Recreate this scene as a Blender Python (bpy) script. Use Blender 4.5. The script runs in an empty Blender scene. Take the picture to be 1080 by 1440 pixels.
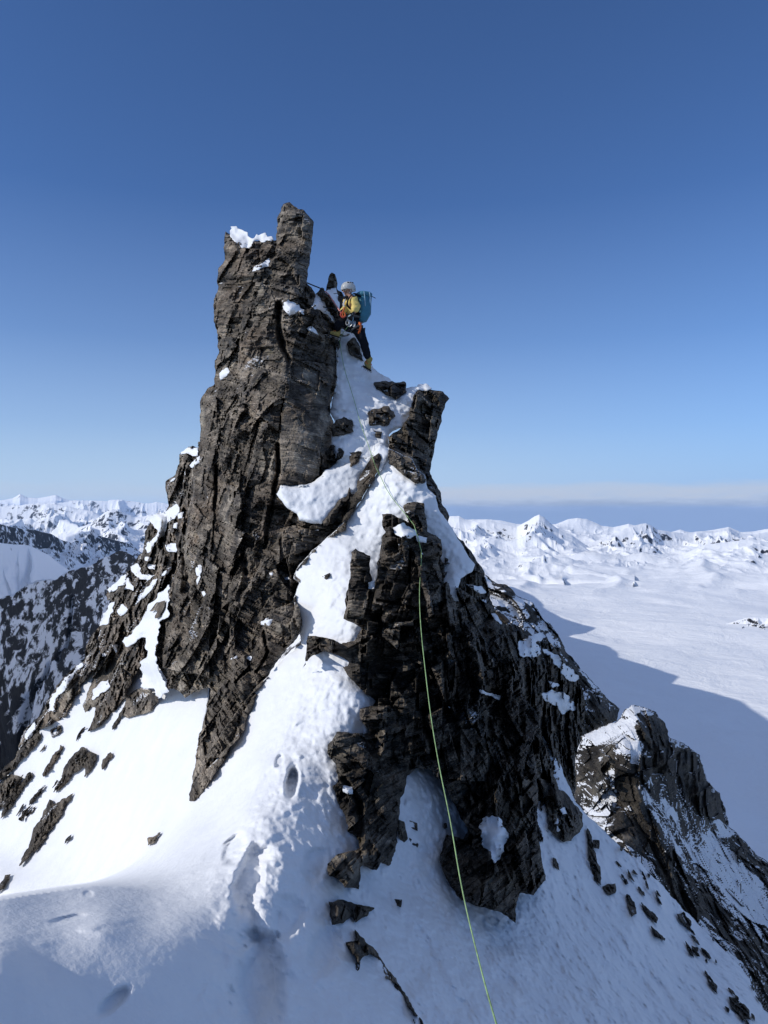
import bpy, bmesh, math, random
import numpy as np
from mathutils import Vector, Matrix
random.seed(7)
F = 1047.0            # focal length in photo pixels (1080 x 1440 frame)
CX, CY = 540.0, 720.0
scene = bpy.context.scene
COL = scene.collection

def ss(a, b, x):
    t = np.clip((x - a) / (b - a), 0, 1); return t * t * (3 - 2 * t)

def tr(x0, y0, s, pts):          # trace read off an enlarged crop -> photo pixels
    return [(x0 + x / s, y0 + y / s) for x, y in pts]
def A(*p): return tr(250, 270, 2.7, p)
def B(*p): return tr(420, 370, 7.714, p)
def C(*p): return tr(200, 560, 3.1765, p)
def D4(*p): return tr(400, 600, 3.0, p)
def E(*p): return tr(380, 880, 2.5714, p)
def F6(*p): return tr(0, 640, 3.375, p)
def G(*p): return tr(620, 660, 2.348, p)
def H(*p): return tr(680, 960, 2.7, p)
def I(*p): return tr(0, 960, 2.571, p)
def J(*p): return tr(300, 1100, 2.348, p)

def unproj(u, v, d):
    return np.stack([(u - CX) / F * d, d, -(v - CY) / F * d], -1)
def at(u, v, d):
    return Vector(((u - CX) / F * d, d, -(v - CY) / F * d))

# ------------------------------------------------------------------ noise
def hsh(ix, iy, iz, seed):
    h = (ix.astype(np.int64) * 374761393 + iy.astype(np.int64) * 668265263 + iz.astype(np.int64) * 1440662683 + seed * 1274126177) & 0xffffffff
    h = ((h ^ (h >> 13)) * 1274126177) & 0xffffffff
    h = ((h ^ (h >> 15)) * 2246822519) & 0xffffffff
    return ((h ^ (h >> 16)) & 0xffffff) / float(0xffffff)
def vnoise(p, seed=0):
    f = np.floor(p); i = f.astype(np.int64); t = p - f; t = t * t * t * (t * (t * 6 - 15) + 10)
    x, y, z = i[..., 0], i[..., 1], i[..., 2]; tx, ty, tz = t[..., 0], t[..., 1], t[..., 2]
    def L(a, b, w): return a + (b - a) * w
    c = [[[hsh(x + a, y + b, z + e, seed) for e in (0, 1)] for b in (0, 1)] for a in (0, 1)]
    r = L(L(L(c[0][0][0], c[1][0][0], tx), L(c[0][1][0], c[1][1][0], tx), ty),
          L(L(c[0][0][1], c[1][0][1], tx), L(c[0][1][1], c[1][1][1], tx), ty), tz)
    return r * 2 - 1
RM = np.array(Matrix.Rotation(.7, 3, Vector((.5, .7, .6)).normalized()))
def fbm(p, octs=4, seed=0, gain=.5, lac=2.03):
    s = 0; a = 1.0
    for k in range(octs):
        s = s + a * vnoise(p * lac ** k + 17.3 * k, seed + k); a *= gain; p = p @ RM
    return s
def ridged(p, octs=4, seed=0, gain=.5):
    s = 0; a = 1.0; w = 1.0
    for k in range(octs):
        n = 1 - np.abs(vnoise(p * 2.07 ** k + 31.7 * k, seed + k) * 1.6); n = np.clip(n, 0, 1) ** 2
        s = s + a * n * w; w = np.clip(n * 1.6, 0, 1); a *= gain
    return s
def n1(x, seed):                 # smooth noise along a line
    return vnoise(np.stack([x, np.zeros_like(x) + .5, np.zeros_like(x) + seed * 3.7], -1), seed)

def frame(tilt_x, tilt_y, yaw):
    m = Matrix.Rotation(yaw, 3, 'Z') @ Matrix.Rotation(tilt_y, 3, 'Y') @ Matrix.Rotation(tilt_x, 3, 'X')
    return np.array(m)           # columns: axes

def turned(p, fr, size, seed, swing):
    """each big block of rock has its own slightly different bedding"""
    q = p @ fr / np.array(size)
    q = q + .35 * np.stack([vnoise(q * .9 + 3.1, seed + 1), vnoise(q * .9 + 7.7, seed + 2), vnoise(q * .9 + 1.7, seed + 3)], -1)
    k = np.floor(q[..., 2]); i = np.floor(q[..., 0] + hsh(k, k * 0, k * 0, seed) * 5); j = np.floor(q[..., 1])
    a = (hsh(i, j, k, seed + 4) - .5) * 2 * swing; b = (hsh(i, j, k, seed + 5) - .5) * 2 * swing * 1.3
    r = p @ fr; x, y, z = r[..., 0], r[..., 1], r[..., 2]
    x, z = x * np.cos(a) - z * np.sin(a), x * np.sin(a) + z * np.cos(a)
    x, y = x * np.cos(b) - y * np.sin(b), x * np.sin(b) + y * np.cos(b)
    return np.stack([x, y, z], -1)
I3 = np.eye(3)
def bricks(p, fr, size, seed, tilt=.6, warp=.12, vary=.6, tx=None):
    """random offsets of joint-bounded blocks: -1..1, with tilted faces"""
    q = p @ fr / np.array(size)
    q = q + warp * np.stack([vnoise(q * .9 + 5.1, seed + 91), vnoise(q * .9 + 9.7, seed + 92), vnoise(q * .7 + 2.7, seed + 93)], -1)
    z = q[..., 2]; z = z + vary * n1(z * .8, seed + 5)
    k = np.floor(z)
    x = q[..., 0] + hsh(k, k * 0, k * 0, seed) * 5
    x = x + vary * .7 * n1(x * .7 + k * 3.3, seed + 6)
    y = q[..., 1] + hsh(k, k * 0 + 1, k * 0, seed) * 5
    i, j = np.floor(x), np.floor(y)
    r = hsh(i, j, k, seed + 1) * 2 - 1
    t1 = hsh(i, j, k, seed + 2) * 2 - 1; t2 = hsh(i, j, k, seed + 3) * 2 - 1
    if tx is not None: t1 = np.sign(t1) * (.35 + .65 * np.abs(t1)) * tx / tilt
    return r + tilt * (t1 * (x - i - .5) + t2 * (z - k - .5)) * 2

# ------------------------------------------------------------------ scattered-point fields (r-kernel splines)
def field(pts):
    P = np.array(pts, float); n = len(P); xy = P[:, :2] / 500.
    K = np.sqrt(((xy[:, None] - xy[None]) ** 2).sum(-1) + 1.6e-3); K[np.arange(n), np.arange(n)] -= .015
    M = np.zeros((n + 3, n + 3)); M[:n, :n] = K
    M[:n, n] = 1; M[:n, n + 1:] = xy; M[n, :n] = 1; M[n + 1:, :n] = xy.T
    w = np.linalg.solve(M, np.r_[P[:, 2], 0, 0, 0])
    def f(u, v):
        u = np.asarray(u, float) / 500.; v = np.asarray(v, float) / 500.
        r = w[n] + w[n + 1] * u + w[n + 2] * v
        for k in range(n):
            r = r + w[k] * np.sqrt((u - xy[k, 0]) ** 2 + (v - xy[k, 1]) ** 2 + 1.6e-3)
        return r
    return f

# ------------------------------------------------------------------ linking and tagging
def tag(o, label=None, cat=None, group=None, kind=None):
    if label: o['label'] = label
    if cat: o['category'] = cat
    if group: o['group'] = group
    if kind: o['kind'] = kind
    return o
def link_mesh(name, V, Fs, mat, parent=None, smooth=False, origin=None):
    me = bpy.data.meshes.new(name)
    V = np.asarray(V, float)
    if origin is None:
        b0, b1 = V.min(0), V.max(0); origin = np.array([(b0[0] + b1[0]) / 2, (b0[1] + b1[1]) / 2, b0[2]])
    base = np.array(origin, float)
    Vl = V - base
    Fs = np.asarray(Fs, dtype=np.int32)
    n = Fs.shape[1]
    me.vertices.add(len(Vl)); me.vertices.foreach_set('co', Vl.astype(np.float32).ravel())
    me.loops.add(Fs.size); me.loops.foreach_set('vertex_index', Fs.ravel())
    me.polygons.add(len(Fs)); me.polygons.foreach_set('loop_start', np.arange(0, Fs.size, n, dtype=np.int32))
    me.polygons.foreach_set('loop_total', np.full(len(Fs), n, dtype=np.int32))
    me.polygons.foreach_set('use_smooth', np.full(len(Fs), smooth))
    me.update(calc_edges=True)
    if mat: me.materials.append(mat)
    o = bpy.data.objects.new(name, me); COL.objects.link(o)
    o.location = base
    if parent is not None:
        o.parent = parent; o.location = Vector(base) - parent.location
    return o
def attr(o, name, vals):
    a = o.data.attributes.new(name, 'FLOAT', 'POINT'); a.data.foreach_set('value', np.asarray(vals, np.float32))

# ------------------------------------------------------------------ bodies: closed rock and snow masses
STEP = 1.5
U0, V0 = -330.0, 240.0
NU, NV = 1200, 1020
Z = np.full((NV, NU), np.inf)     # distance of the nearest finished surface, for bedding things onto each other

def refine(poly, seg=3.0, jit=1.5, seed=0, blocky=False):
    P = np.array(poly, float); out = []
    n = len(P)
    for i in range(n):
        a, b = P[i], P[(i + 1) % n]; m = max(1, int(np.hypot(*(b - a)) / seg))
        for k in range(m): out.append(a + (b - a) * k / m)
    Q = np.array(out)
    T = np.roll(Q, -1, 0) - np.roll(Q, 1, 0); T /= np.maximum(1e-6, np.hypot(T[:, 0], T[:, 1]))[:, None]
    N = np.stack([-T[:, 1], T[:, 0]], -1)
    q = np.c_[Q, np.zeros(len(Q))]
    if blocky:
        w = np.round(vnoise(q / 9., seed) * 2.2) / 2.2 * .9 + np.round(vnoise(q / 4., seed + 1) * 2) / 2 * .5 + .25 * vnoise(q / 25., seed + 2)
    else:
        w = vnoise(q / 22., seed) + .8 * vnoise(q / 9., seed + 1) + .7 * vnoise(q / 4., seed + 2)
    return Q + N * (w * jit)[:, None]

def raster(Q, pad=2, W=46.0):
    u0, v0 = Q.min(0) - pad * STEP; u1, v1 = Q.max(0) + pad * STEP
    i0, i1 = max(0, int((u0 - U0) / STEP)), min(NU - 1, int((u1 - U0) / STEP) + 1)
    j0, j1 = max(0, int((v0 - V0) / STEP)), min(NV - 1, int((v1 - V0) / STEP) + 1)
    us = U0 + STEP * np.arange(i0, i1 + 1); vs = V0 + STEP * np.arange(j0, j1 + 1)
    uu, vv = np.meshgrid(us, vs)
    a = Q; b = np.roll(Q, -1, 0)
    inside = np.zeros(uu.shape, bool)
    for r, v in enumerate(vs):
        hit = (a[:, 1] > v) != (b[:, 1] > v)
        if not hit.any(): continue
        aa, bb = a[hit], b[hit]
        xs = np.sort(aa[:, 0] + (v - aa[:, 1]) / (bb[:, 1] - aa[:, 1]) * (bb[:, 0] - aa[:, 0]))
        inside[r] = (np.searchsorted(xs, us) % 2) == 1
    e = np.full(uu.shape, W); nu = uu.copy(); nv = vv.copy()
    for k in range(len(Q)):
        p, q = a[k], b[k]
        x0, x1 = min(p[0], q[0]) - W, max(p[0], q[0]) + W; y0, y1 = min(p[1], q[1]) - W, max(p[1], q[1]) + W
        c0, c1 = max(0, int((x0 - us[0]) / STEP)), min(len(us), int((x1 - us[0]) / STEP) + 2)
        r0, r1 = max(0, int((y0 - vs[0]) / STEP)), min(len(vs), int((y1 - vs[0]) / STEP) + 2)
        if c0 >= c1 or r0 >= r1: continue
        su, sv = uu[r0:r1, c0:c1], vv[r0:r1, c0:c1]
        dx, dy = q - p; L2 = dx * dx + dy * dy + 1e-9
        t = np.clip(((su - p[0]) * dx + (sv - p[1]) * dy) / L2, 0, 1)
        X, Y = p[0] + t * dx, p[1] + t * dy
        dd = np.hypot(su - X, sv - Y); w = dd < e[r0:r1, c0:c1]
        e[r0:r1, c0:c1][w] = dd[w]; nu[r0:r1, c0:c1][w] = X[w]; nv[r0:r1, c0:c1][w] = Y[w]
    return (i0, i1, j0, j1), uu, vv, inside, e, nu, nv

def boxblur(a, r):
    if r <= 0: return a
    for ax in (0, 1):
        p = np.pad(a, [(r + 1, r) if k == ax else (0, 0) for k in (0, 1)], mode='edge')
        c = np.cumsum(p, axis=ax); n = a.shape[ax]
        a = (np.take(c, np.arange(2 * r + 1, 2 * r + 1 + n), ax) - np.take(c, np.arange(0, n), ax)) / (2 * r + 1)
    return a
def minfilt(a, r):
    for ax in (0, 1):
        p = np.pad(a, [(r, r) if k == ax else (0, 0) for k in (0, 1)], mode='edge'); n = a.shape[ax]
        a = np.min([np.take(p, np.arange(k, k + n), ax) for k in range(2 * r + 1)], axis=0)
    return a
def under(win, mn=3, bl=3):
    """smoothed distance of what already stands behind a window of the grid"""
    i0, i1, j0, j1 = win; m = 20
    a0, a1, b0, b1 = max(0, i0 - m), min(NU - 1, i1 + m), max(0, j0 - m), min(NV - 1, j1 + m)
    z = Z[b0:b1 + 1, a0:a1 + 1].copy(); ok = np.isfinite(z)
    if not ok.any(): return np.full((j1 - j0 + 1, i1 - i0 + 1), 12.0)
    zz = np.where(ok, z, 0); f = ok.astype(float)
    for r in (2, 4, 8, 16, 32):
        num, den = boxblur(zz, r), boxblur(f, r)
        fill = (~ok) & (den > 1e-4); z[fill] = (num / np.maximum(den, 1e-6))[fill]; ok = ok | fill
        zz = np.where(ok, z, 0); f = ok.astype(float)
    z[~ok] = np.median(z[ok])
    z = boxblur(minfilt(z, mn), bl)
    return z[j0 - b0:j1 - b0 + 1, i0 - a0:i1 - a0 + 1]

def largest(m):
    """the biggest connected piece of a small mask"""
    left = set(zip(*np.nonzero(m))); best = set()
    while left:
        seed = left.pop(); part = {seed}; todo = [seed]
        while todo:
            r, c = todo.pop()
            for q in ((r + 1, c), (r - 1, c), (r, c + 1), (r, c - 1)):
                if q in left: left.remove(q); part.add(q); todo.append(q)
        if len(part) > len(best): best = part
    r = np.zeros_like(m)
    for q in best: r[q] = True
    return r
def profile(x):
    x = np.clip(x, 0, 1); return np.sqrt(1 - (1 - x) ** 2)

SEED = [100]
FRT = frame(math.radians(8), math.radians(14), math.radians(12))
def body(name, poly, mat, depth=None, disp=None, parent=None, W=.5, Bk=.5, thick=2.0, jit=1.5, blocky=False, smooth=False,
         clamp=None, bed=None, taper=.2, snow=None, seg=3.0, rimmin=None, write=True):
    """closed mass with the given outline; depth(u,v) its mean distance, disp(P) metres towards the viewer;
    bed=(height, width): lies on what is already there as a dome of that height"""
    SEED[0] += 7; sd = SEED[0]
    Q = refine(poly, seg, jit, sd, blocky)
    win, uu, vv, ins, e, nu, nv = raster(Q)
    if ins.sum() < 8000: ins = largest(ins)
    if bed is not None:
        zb = under(win, *(bed[2:] or (3, 3)))
        d0 = zb + .04
    else:
        d0 = depth(uu, vv)
    em = e * d0 / F
    P = unproj(uu, vv, d0)
    dis = disp(P, uu, vv) if disp else 0
    if bed is not None:
        h, w = bed[0], bed[1]
        pr = ss(0, 1, em / w) if smooth else profile(em / w)
        d = d0 - (h * pr + dis * np.minimum(1, em / w * 1.5 + .1))
    else:
        rimw = Bk * (1 - profile(em / W)); d = d0 - dis
        if clamp is not None:
            i0, i1, j0, j1 = win; zb = Z[j0:j1 + 1, i0:i1 + 1]; fin = np.isfinite(zb); zc = np.where(fin, zb, 1e3)
            lim = zc - clamp - np.maximum(0, .6 * (dis + .15)); hit = d + rimw > lim
            d = np.where(hit, lim + .15 * (1 - profile(em / .10)), d + rimw)
        else: d = d + rimw
    keepq = (ins[:-1, :-1] | ins[1:, :-1] | ins[:-1, 1:] | ins[1:, 1:])
    used = np.zeros(ins.shape, bool)
    used[:-1, :-1] |= keepq; used[1:, :-1] |= keepq; used[:-1, 1:] |= keepq; used[1:, 1:] |= keepq
    rim = used & ~ins
    U, Vv = np.where(rim, nu, uu), np.where(rim, nv, vv)
    # rim distance: take it from the nearest inside neighbours so the edge follows the face
    big = np.where(ins, d, 0); cnt = ins.astype(float)
    nb = boxblur(big, 1) / np.maximum(boxblur(cnt, 1), 1e-6)
    d = np.where(rim & (boxblur(cnt, 1) > 1e-5), nb + .01, d)
    if write:
        i0, i1, j0, j1 = win; zz = Z[j0:j1 + 1, i0:i1 + 1]
        np.copyto(zz, np.minimum(zz, d), where=ins)
    idx = np.full(ins.shape, -1, np.int64); idx[used] = np.arange(used.sum())
    front = unproj(U, Vv, d)[used]
    eu = np.where(ins, e, 0)[used] * d[used] / F
    pb = np.clip(eu / max(thick * .6, .05), 0, 1) ** .6
    c = Q.mean(0)
    ub, vb = U[used], Vv[used]
    ub = ub + (c[0] - ub) * taper * pb; vb = vb + (c[1] - vb) * taper * pb
    sm = boxblur(np.where(used, d, np.where(ins, d, d0)), 4)[used]
    back = unproj(ub, vb, np.maximum(d[used] + .01, sm + thick * pb))
    nF = len(front)
    isrim = rim[used]
    bi = np.where(isrim, np.arange(nF), 0); nin = (~isrim).sum(); bi[~isrim] = nF + np.arange(nin)
    q = np.stack([idx[:-1, :-1], idx[1:, :-1], idx[1:, 1:], idx[:-1, 1:]], -1)[keepq]
    qb = bi[q][:, ::-1]
    allrim = isrim[q].all(1)
    faces = np.concatenate([q, qb[~allrim]]); verts = np.concatenate([front, back[~isrim]])
    o = link_mesh(name, verts, faces, mat, parent, smooth)
    if blocky:        # every bed and block of the rock has its own shade
        q = P + .02 * np.stack([vnoise(P * 9, 401), vnoise(P * 9, 402), vnoise(P * 9, 403)], -1)
        k_ = max(1.0, float(np.median(d0)) / 14.)
        t_ = .45 * bricks(q, FRT, (.42 * k_, .5 * k_, .30 * k_), 431, 0, .15) + .40 * bricks(q, FRT, (.8 * k_, .6 * k_, .075 * k_), 441, 0, .2) + .35 * bricks(q, FRT, (.16 * k_, .2 * k_, .12 * k_), 451, 0, .15)
        t_ = t_[used]; attr(o, 'tone', np.r_[t_, t_[~isrim]])
    if snow is not None:
        s = snow(U, Vv, P)[used]; attr(o, 'snow', np.r_[s, s[~isrim]])
    return o
# ------------------------------------------------------------------ materials
def nodes(name):
    m = bpy.data.materials.new(name); m.use_nodes = True; nt = m.node_tree; nt.nodes.clear()
    out = nt.nodes.new('ShaderNodeOutputMaterial'); bs = nt.nodes.new('ShaderNodeBsdfPrincipled')
    nt.links.new(bs.outputs[0], out.inputs[0]); bs.inputs['Specular IOR Level'].default_value = .3
    return m, nt, bs
class NB:
    def __init__(s, nt): s.nt = nt
    def n(s, t, **k):
        x = s.nt.nodes.new(t)
        for a, b in k.items():
            if a in x.inputs: 
                s.put(x.inputs[a], b)
            else: setattr(x, a, b)
        return x
    def put(s, sock, b):
        if isinstance(b, bpy.types.NodeSocket): s.nt.links.new(b, sock)
        else: sock.default_value = b
    def pos(s): return s.n('ShaderNodeNewGeometry').outputs['Position']
    def mapping(s, vec, scale=(1, 1, 1), rot=(0, 0, 0), loc=(0, 0, 0)):
        return s.n('ShaderNodeMapping', Vector=vec, Scale=scale, Rotation=rot, Location=loc).outputs[0]
    def noise(s, vec, scale, detail=5, rough=.6, dist=0):
        return s.n('ShaderNodeTexNoise', Vector=vec, Scale=scale, Detail=detail, Roughness=rough, Distortion=dist).outputs[0]
    def ramp(s, fac, stops):
        r = s.n('ShaderNodeValToRGB'); s.put(r.inputs[0], fac); e = r.color_ramp.elements
        while len(e) < len(stops): e.new(.5)
        for x, (p, c) in zip(e, stops):
            x.position = p; x.color = (c[0], c[1], c[2], 1) if hasattr(c, '__len__') else (c, c, c, 1)
        return r.outputs[0]
    def math(s, op, a, b=0.0, clamp=False):
        x = s.n('ShaderNodeMath', operation=op, use_clamp=clamp); s.put(x.inputs[0], a); s.put(x.inputs[1], b); return x.outputs[0]
    def mix(s, f, a, b, mode='MIX'):
        x = s.n('ShaderNodeMix', data_type='RGBA', blend_type=mode); s.put(x.inputs[0], f); s.put(x.inputs[6], a if not isinstance(a, tuple) else (*a, 1)); s.put(x.inputs[7], b if not isinstance(b, tuple) else (*b, 1)); return x.outputs[2]
    def bump(s, h, dist, strength=1.0, normal=None):
        x = s.n('ShaderNodeBump'); s.put(x.inputs['Height'], h); x.inputs['Distance'].default_value = dist; x.inputs['Strength'].default_value = strength
        if normal is not None: s.put(x.inputs['Normal'], normal)
        return x.outputs[0]
    def sep(s, v): return s.n('ShaderNodeSeparateXYZ', Vector=v).outputs

BED = (math.radians(8), math.radians(14), 0)     # bedding of the schist
def rock_colour(nb, sc=1.0, tint=(1, 1, 1), dark=1.0):
    p = nb.pos()
    wob = nb.n('ShaderNodeTexNoise', Vector=p, Scale=.8 * sc, Detail=2.0).outputs['Color']
    pw = nb.n('ShaderNodeVectorMath', operation='MULTIPLY_ADD'); nb.put(pw.inputs[0], wob); pw.inputs[1].default_value = (.5 / sc, .5 / sc, .5 / sc); nb.put(pw.inputs[2], p)
    beds = nb.noise(nb.mapping(pw.outputs[0], (1.5 * sc, 1.5 * sc, 17 * sc), BED), 1.0, 5, .62, .5)
    patch = nb.noise(p, .9 * sc, 4, .6, .4)
    fine = nb.noise(p, 22 * sc, 5, .7)
    c = nb.ramp(beds, [(.30, (.030, .028, .028)), (.41, (.115, .100, .084)), (.46, (.21, .187, .156)), (.50, (.050, .046, .043)), (.55, (.150, .130, .107)), (.60, (.040, .037, .035)), (.66, (.24, .215, .185))])
    rust = nb.ramp(patch, [(.5, 0), (.68, 1)])
    c = nb.mix(1.0, c, (1.20, 1.14, 1.06), 'MULTIPLY')
    c = nb.mix(nb.math('MULTIPLY', rust, .35), c, (.150, .095, .056))
    tan_ = nb.ramp(nb.noise(nb.mapping(p, (1, 1, .6)), 1.3 * sc, 4, .6, .5), [(.56, 0), (.64, 1)])
    c = nb.mix(nb.math('MULTIPLY', tan_, .42), c, (.30, .265, .21))
    vb = nb.noise(p, 1.7 * sc, 3, .5, 1.0)
    c = nb.mix(nb.math('MULTIPLY', nb.ramp(vb, [(.50, 0), (.66, 1)]), .75), c, (.034, .032, .032))
    lich = nb.math('MULTIPLY', nb.ramp(nb.noise(p, 7 * sc, 6, .75), [(.58, 0), (.66, 1)]), .45)
    c = nb.mix(lich, c, (.20, .175, .10))
    c = nb.mix(1.0, c, nb.ramp(fine, [(.2, .72), (.8, 1.28)]), 'MULTIPLY')
    tone = nb.n('ShaderNodeAttribute', attribute_name='tone').outputs['Fac']
    c = nb.mix(1.0, c, nb.ramp(nb.math('ADD', nb.math('MULTIPLY', tone, .5), .5), [(.0, .35), (.5, .92), (1.0, 2.0)]), 'MULTIPLY')
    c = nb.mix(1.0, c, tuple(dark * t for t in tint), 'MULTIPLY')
    return c, p, beds, fine
def mat_rock(name, sc=1.0, tint=(1, 1, 1), dark=1.0, dust=-.25):
    m, nt, bs = nodes(name); nb = NB(nt)
    c, p, beds, fine = rock_colour(nb, sc, tint, dark)
    crack = nb.n('ShaderNodeTexVoronoi', feature='DISTANCE_TO_EDGE', Vector=nb.mapping(p, (3 * sc, 3 * sc, 9 * sc), BED), Scale=1.3).outputs[0]
    h = nb.math('ADD', nb.math('MULTIPLY', beds, 1.0), nb.math('MULTIPLY', fine, .35))
    h = nb.math('ADD', h, nb.math('MULTIPLY', nb.ramp(crack, [(0, 0), (.04, 1)]), .12))
    geo = nb.n('ShaderNodeNewGeometry')
    nz = nb.sep(geo.outputs['True Normal'])[2]
    sn = nb.math('MULTIPLY', nb.ramp(nz, [(.62, 0), (.8, 1)]), nb.ramp(nb.noise(p, 1.6, 4, .6), [(.60 - .12 * dust, 0), (.66 - .12 * dust, 1)]))
    c = nb.mix(sn, c, (.80, .82, .85))
    nt.links.new(c, bs.inputs['Base Color']); bs.inputs['Roughness'].default_value = .8; bs.inputs['Specular IOR Level'].default_value = .15
    nt.links.new(nb.bump(h, .030 / sc, .8), bs.inputs['Normal'])
    return m
def mat_snow(name, grain=1.0):
    m, nt, bs = nodes(name); nb = NB(nt); p = nb.pos()
    h = nb.math('ADD', nb.noise(p, 9, 6, .62), nb.math('MULTIPLY', nb.noise(p, 45, 3, .5), .07))
    c = nb.ramp(nb.noise(p, 2.2, 4, .6), [(.3, (.76, .77, .79)), (.7, (.82, .825, .83))])
    nt.links.new(c, bs.inputs['Base Color']); bs.inputs['Roughness'].default_value = .6; bs.inputs['Specular IOR Level'].default_value = .2
    nt.links.new(nb.bump(h, .03 * grain, .5), bs.inputs['Normal'])
    return m
def mat_rocksnow(name, sc, use_attr=True, thr=(.52, .62), ns=.8, dark=.8, nzr=(.45, .75)):
    """snow where the ground is gentle, rock where it is steep; frayed border"""
    m, nt, bs = nodes(name); nb = NB(nt)
    c, p, beds, fine = rock_colour(nb, sc, dark=dark)
    geo = nb.n('ShaderNodeNewGeometry'); nz = nb.sep(geo.outputs['Normal'])[2]
    f = nb.math('ADD', nb.math('MULTIPLY', nb.ramp(nz, [(nzr[0], 0), (nzr[1], 1)]), .5), nb.math('MULTIPLY', nb.math('SUBTRACT', nb.noise(p, ns, 6, .60, .3), .5), 1.7))
    f = nb.math('ADD', f, nb.math('MULTIPLY', nb.math('SUBTRACT', nb.noise(p, ns * .13, 3, .5), .5), .5))
    if use_attr:
        a = nb.n('ShaderNodeAttribute', attribute_name='snow').outputs['Fac']
        f = nb.math('ADD', f, nb.math('SUBTRACT', a, .5))
        f = nb.math('ADD', f, .25)
    else: f = nb.math('ADD', f, .25)
    k = nb.ramp(f, [(thr[0], 0), (thr[1], 1)])
    c = nb.mix(k, c, (.82, .83, .85))
    nt.links.new(c, bs.inputs['Base Color']); bs.inputs['Roughness'].default_value = .75
    hh = nb.math('ADD', nb.math('MULTIPLY', fine, nb.math('SUBTRACT', 1.15, k)), nb.math('MULTIPLY', k, .6))
    nt.links.new(nb.bump(hh, .35 / sc, .7), bs.inputs['Normal'])
    return m
def plain(name, col, rough=.7, bump=None, spec=.3, vary=.15, metal=0):
    m, nt, bs = nodes(name); nb = NB(nt)
    tc = nb.n('ShaderNodeTexCoord').outputs['Object']
    n = nb.noise(tc, 14, 4, .6)
    c = nb.mix(1.0, tuple(col), nb.ramp(n, [(.25, 1 - vary), (.75, 1 + vary)]), 'MULTIPLY')
    nt.links.new(c, bs.inputs['Base Color']); bs.inputs['Roughness'].default_value = rough
    bs.inputs['Specular IOR Level'].default_value = spec; bs.inputs['Metallic'].default_value = metal
    if bump: nt.links.new(nb.bump(nb.noise(tc, bump[0], 4, .6), bump[1], .8), bs.inputs['Normal'])
    return m
M_ROCK = mat_rock('schist_rock')
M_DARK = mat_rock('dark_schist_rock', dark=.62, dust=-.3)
M_BLACK = mat_rock('black_schist_rock', dark=.42, dust=-.3)
M_FLANK = mat_rock('flank_rock', dust=.25)
M_SNOW = mat_snow('wind_packed_snow')
# ------------------------------------------------------------------ near mountain
FR = frame(math.radians(8), math.radians(12), math.radians(12))
def rock_disp(a1=.30, a2=.10, a3=.035, s1=(.75, .9, 2.4), s2=(.30, .4, .34), s3=(.34, .4, .055), seed=11, fr=FR, rough=.005, swing=.24):
    def f(P, u, v):
        q = turned(P, fr, (1.1 * s1[0] + .3, 1.2, .6 * s1[2] + .2), seed + 300, swing)
        r = a1 * bricks(q, I3, s1, seed, .9, .08, .6, 1.25) + .6 * a2 * bricks(q, I3, (3.2 * s2[0], 1.0, .42 * s2[2]), seed + 120, .5, .08) + a2 * bricks(q, I3, s2, seed + 20, 1.3, .08, .6, 2.0) + a3 * bricks(q, I3, s3, seed + 40, .9, .16)
        r = r + .40 * a2 * bricks(q, I3, (.15, .2, .14), seed + 60, 1.3, .10, .6, 1.8) + .55 * a3 * bricks(q, I3, (.20, .3, .026), seed + 80, .8, .3)
        return r + rough * fbm(P * 9, 3, seed + 77)
    return f
def snow_disp(big=.06, mid=.03, small=.008, seed=5):
    def f(P, u, v):
        return big * fbm(P * .9, 3, seed) + mid * fbm(P * 3.1, 4, seed + 9) + small * fbm(P * 17, 3, seed + 21)
    return f

fore = [(545,640,11.0),(500,740,10.6),(440,790,10.3),(425,850,10.0),(425,900,9.8),(380,960,9.6),(340,1030,9.3),(300,1090,9.1),(270,1125,9.0),
 (560,680,10.4),(500,800,9.8),(470,870,9.35),(450,950,8.8),(420,1020,8.3),(380,1080,7.7),(350,1150,7.0),(330,1230,6.1),(320,1300,5.5),(330,1440,4.75),
 (510,880,9.0),(520,990,8.4),(470,1050,8.0),(480,1150,7.4),(480,1230,6.8),(480,1290,6.46),(580,1090,8.4),(600,1150,8.3),(560,1230,7.7),(600,1300,7.27),
 (700,1300,8.26),(540,1440,5.5),(650,1440,6.1),(800,1440,7.1),(600,800,10.5),(600,900,10.4),(560,1000,9.8),(650,1000,10.4),(700,950,10.9),(640,900,10.6),(757,1040,12.4),(760,1150,10.6),(760,1250,9.2),(800,1100,12.4),(830,1200,11.2),(900,1170,13),
 (900,1300,10.3),(980,1300,12.2),(900,1440,8.0),(1000,1440,9.0),(1070,1400,10.8),(1150,1500,9.8),(1250,1440,13),(620,700,10.3),(660,790,10.1),(640,840,9.6),
 (230,1230,6.6),(150,1245,5.9),(80,1255,5.5),(0,1265,5.0),(-100,1290,4.7),(0,1340,4.1),(0,1440,3.71),(150,1295,4.85),(150,1350,4.5),(150,1440,4.08),(250,1300,5.17),(-250,1440,3.3),(300,1250,5.9),(-100,1380,3.7),
 (0,1750,2.7),(540,1750,3.9),(900,1750,5.2),(1300,1750,7)]
left = [(270,1125,9.0),(300,1090,9.1),(340,1030,9.3),(300,1150,8.2),(260,1200,7.8),(250,1160,9.0),(380,960,9.6),(290,970,11.2),(230,1000,12.2),(150,1060,13.5),
 (80,1130,14.5),(0,1200,15),(200,1150,10.3),(100,1220,11.8),(0,1240,12.8),(-100,1350,14),(-150,1200,18),(60,1000,17),(120,930,18),(200,850,17.5),(240,720,16.5),(260,640,16),(-300,1500,16)]
f_fore, f_left = field(fore), field(left)
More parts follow.
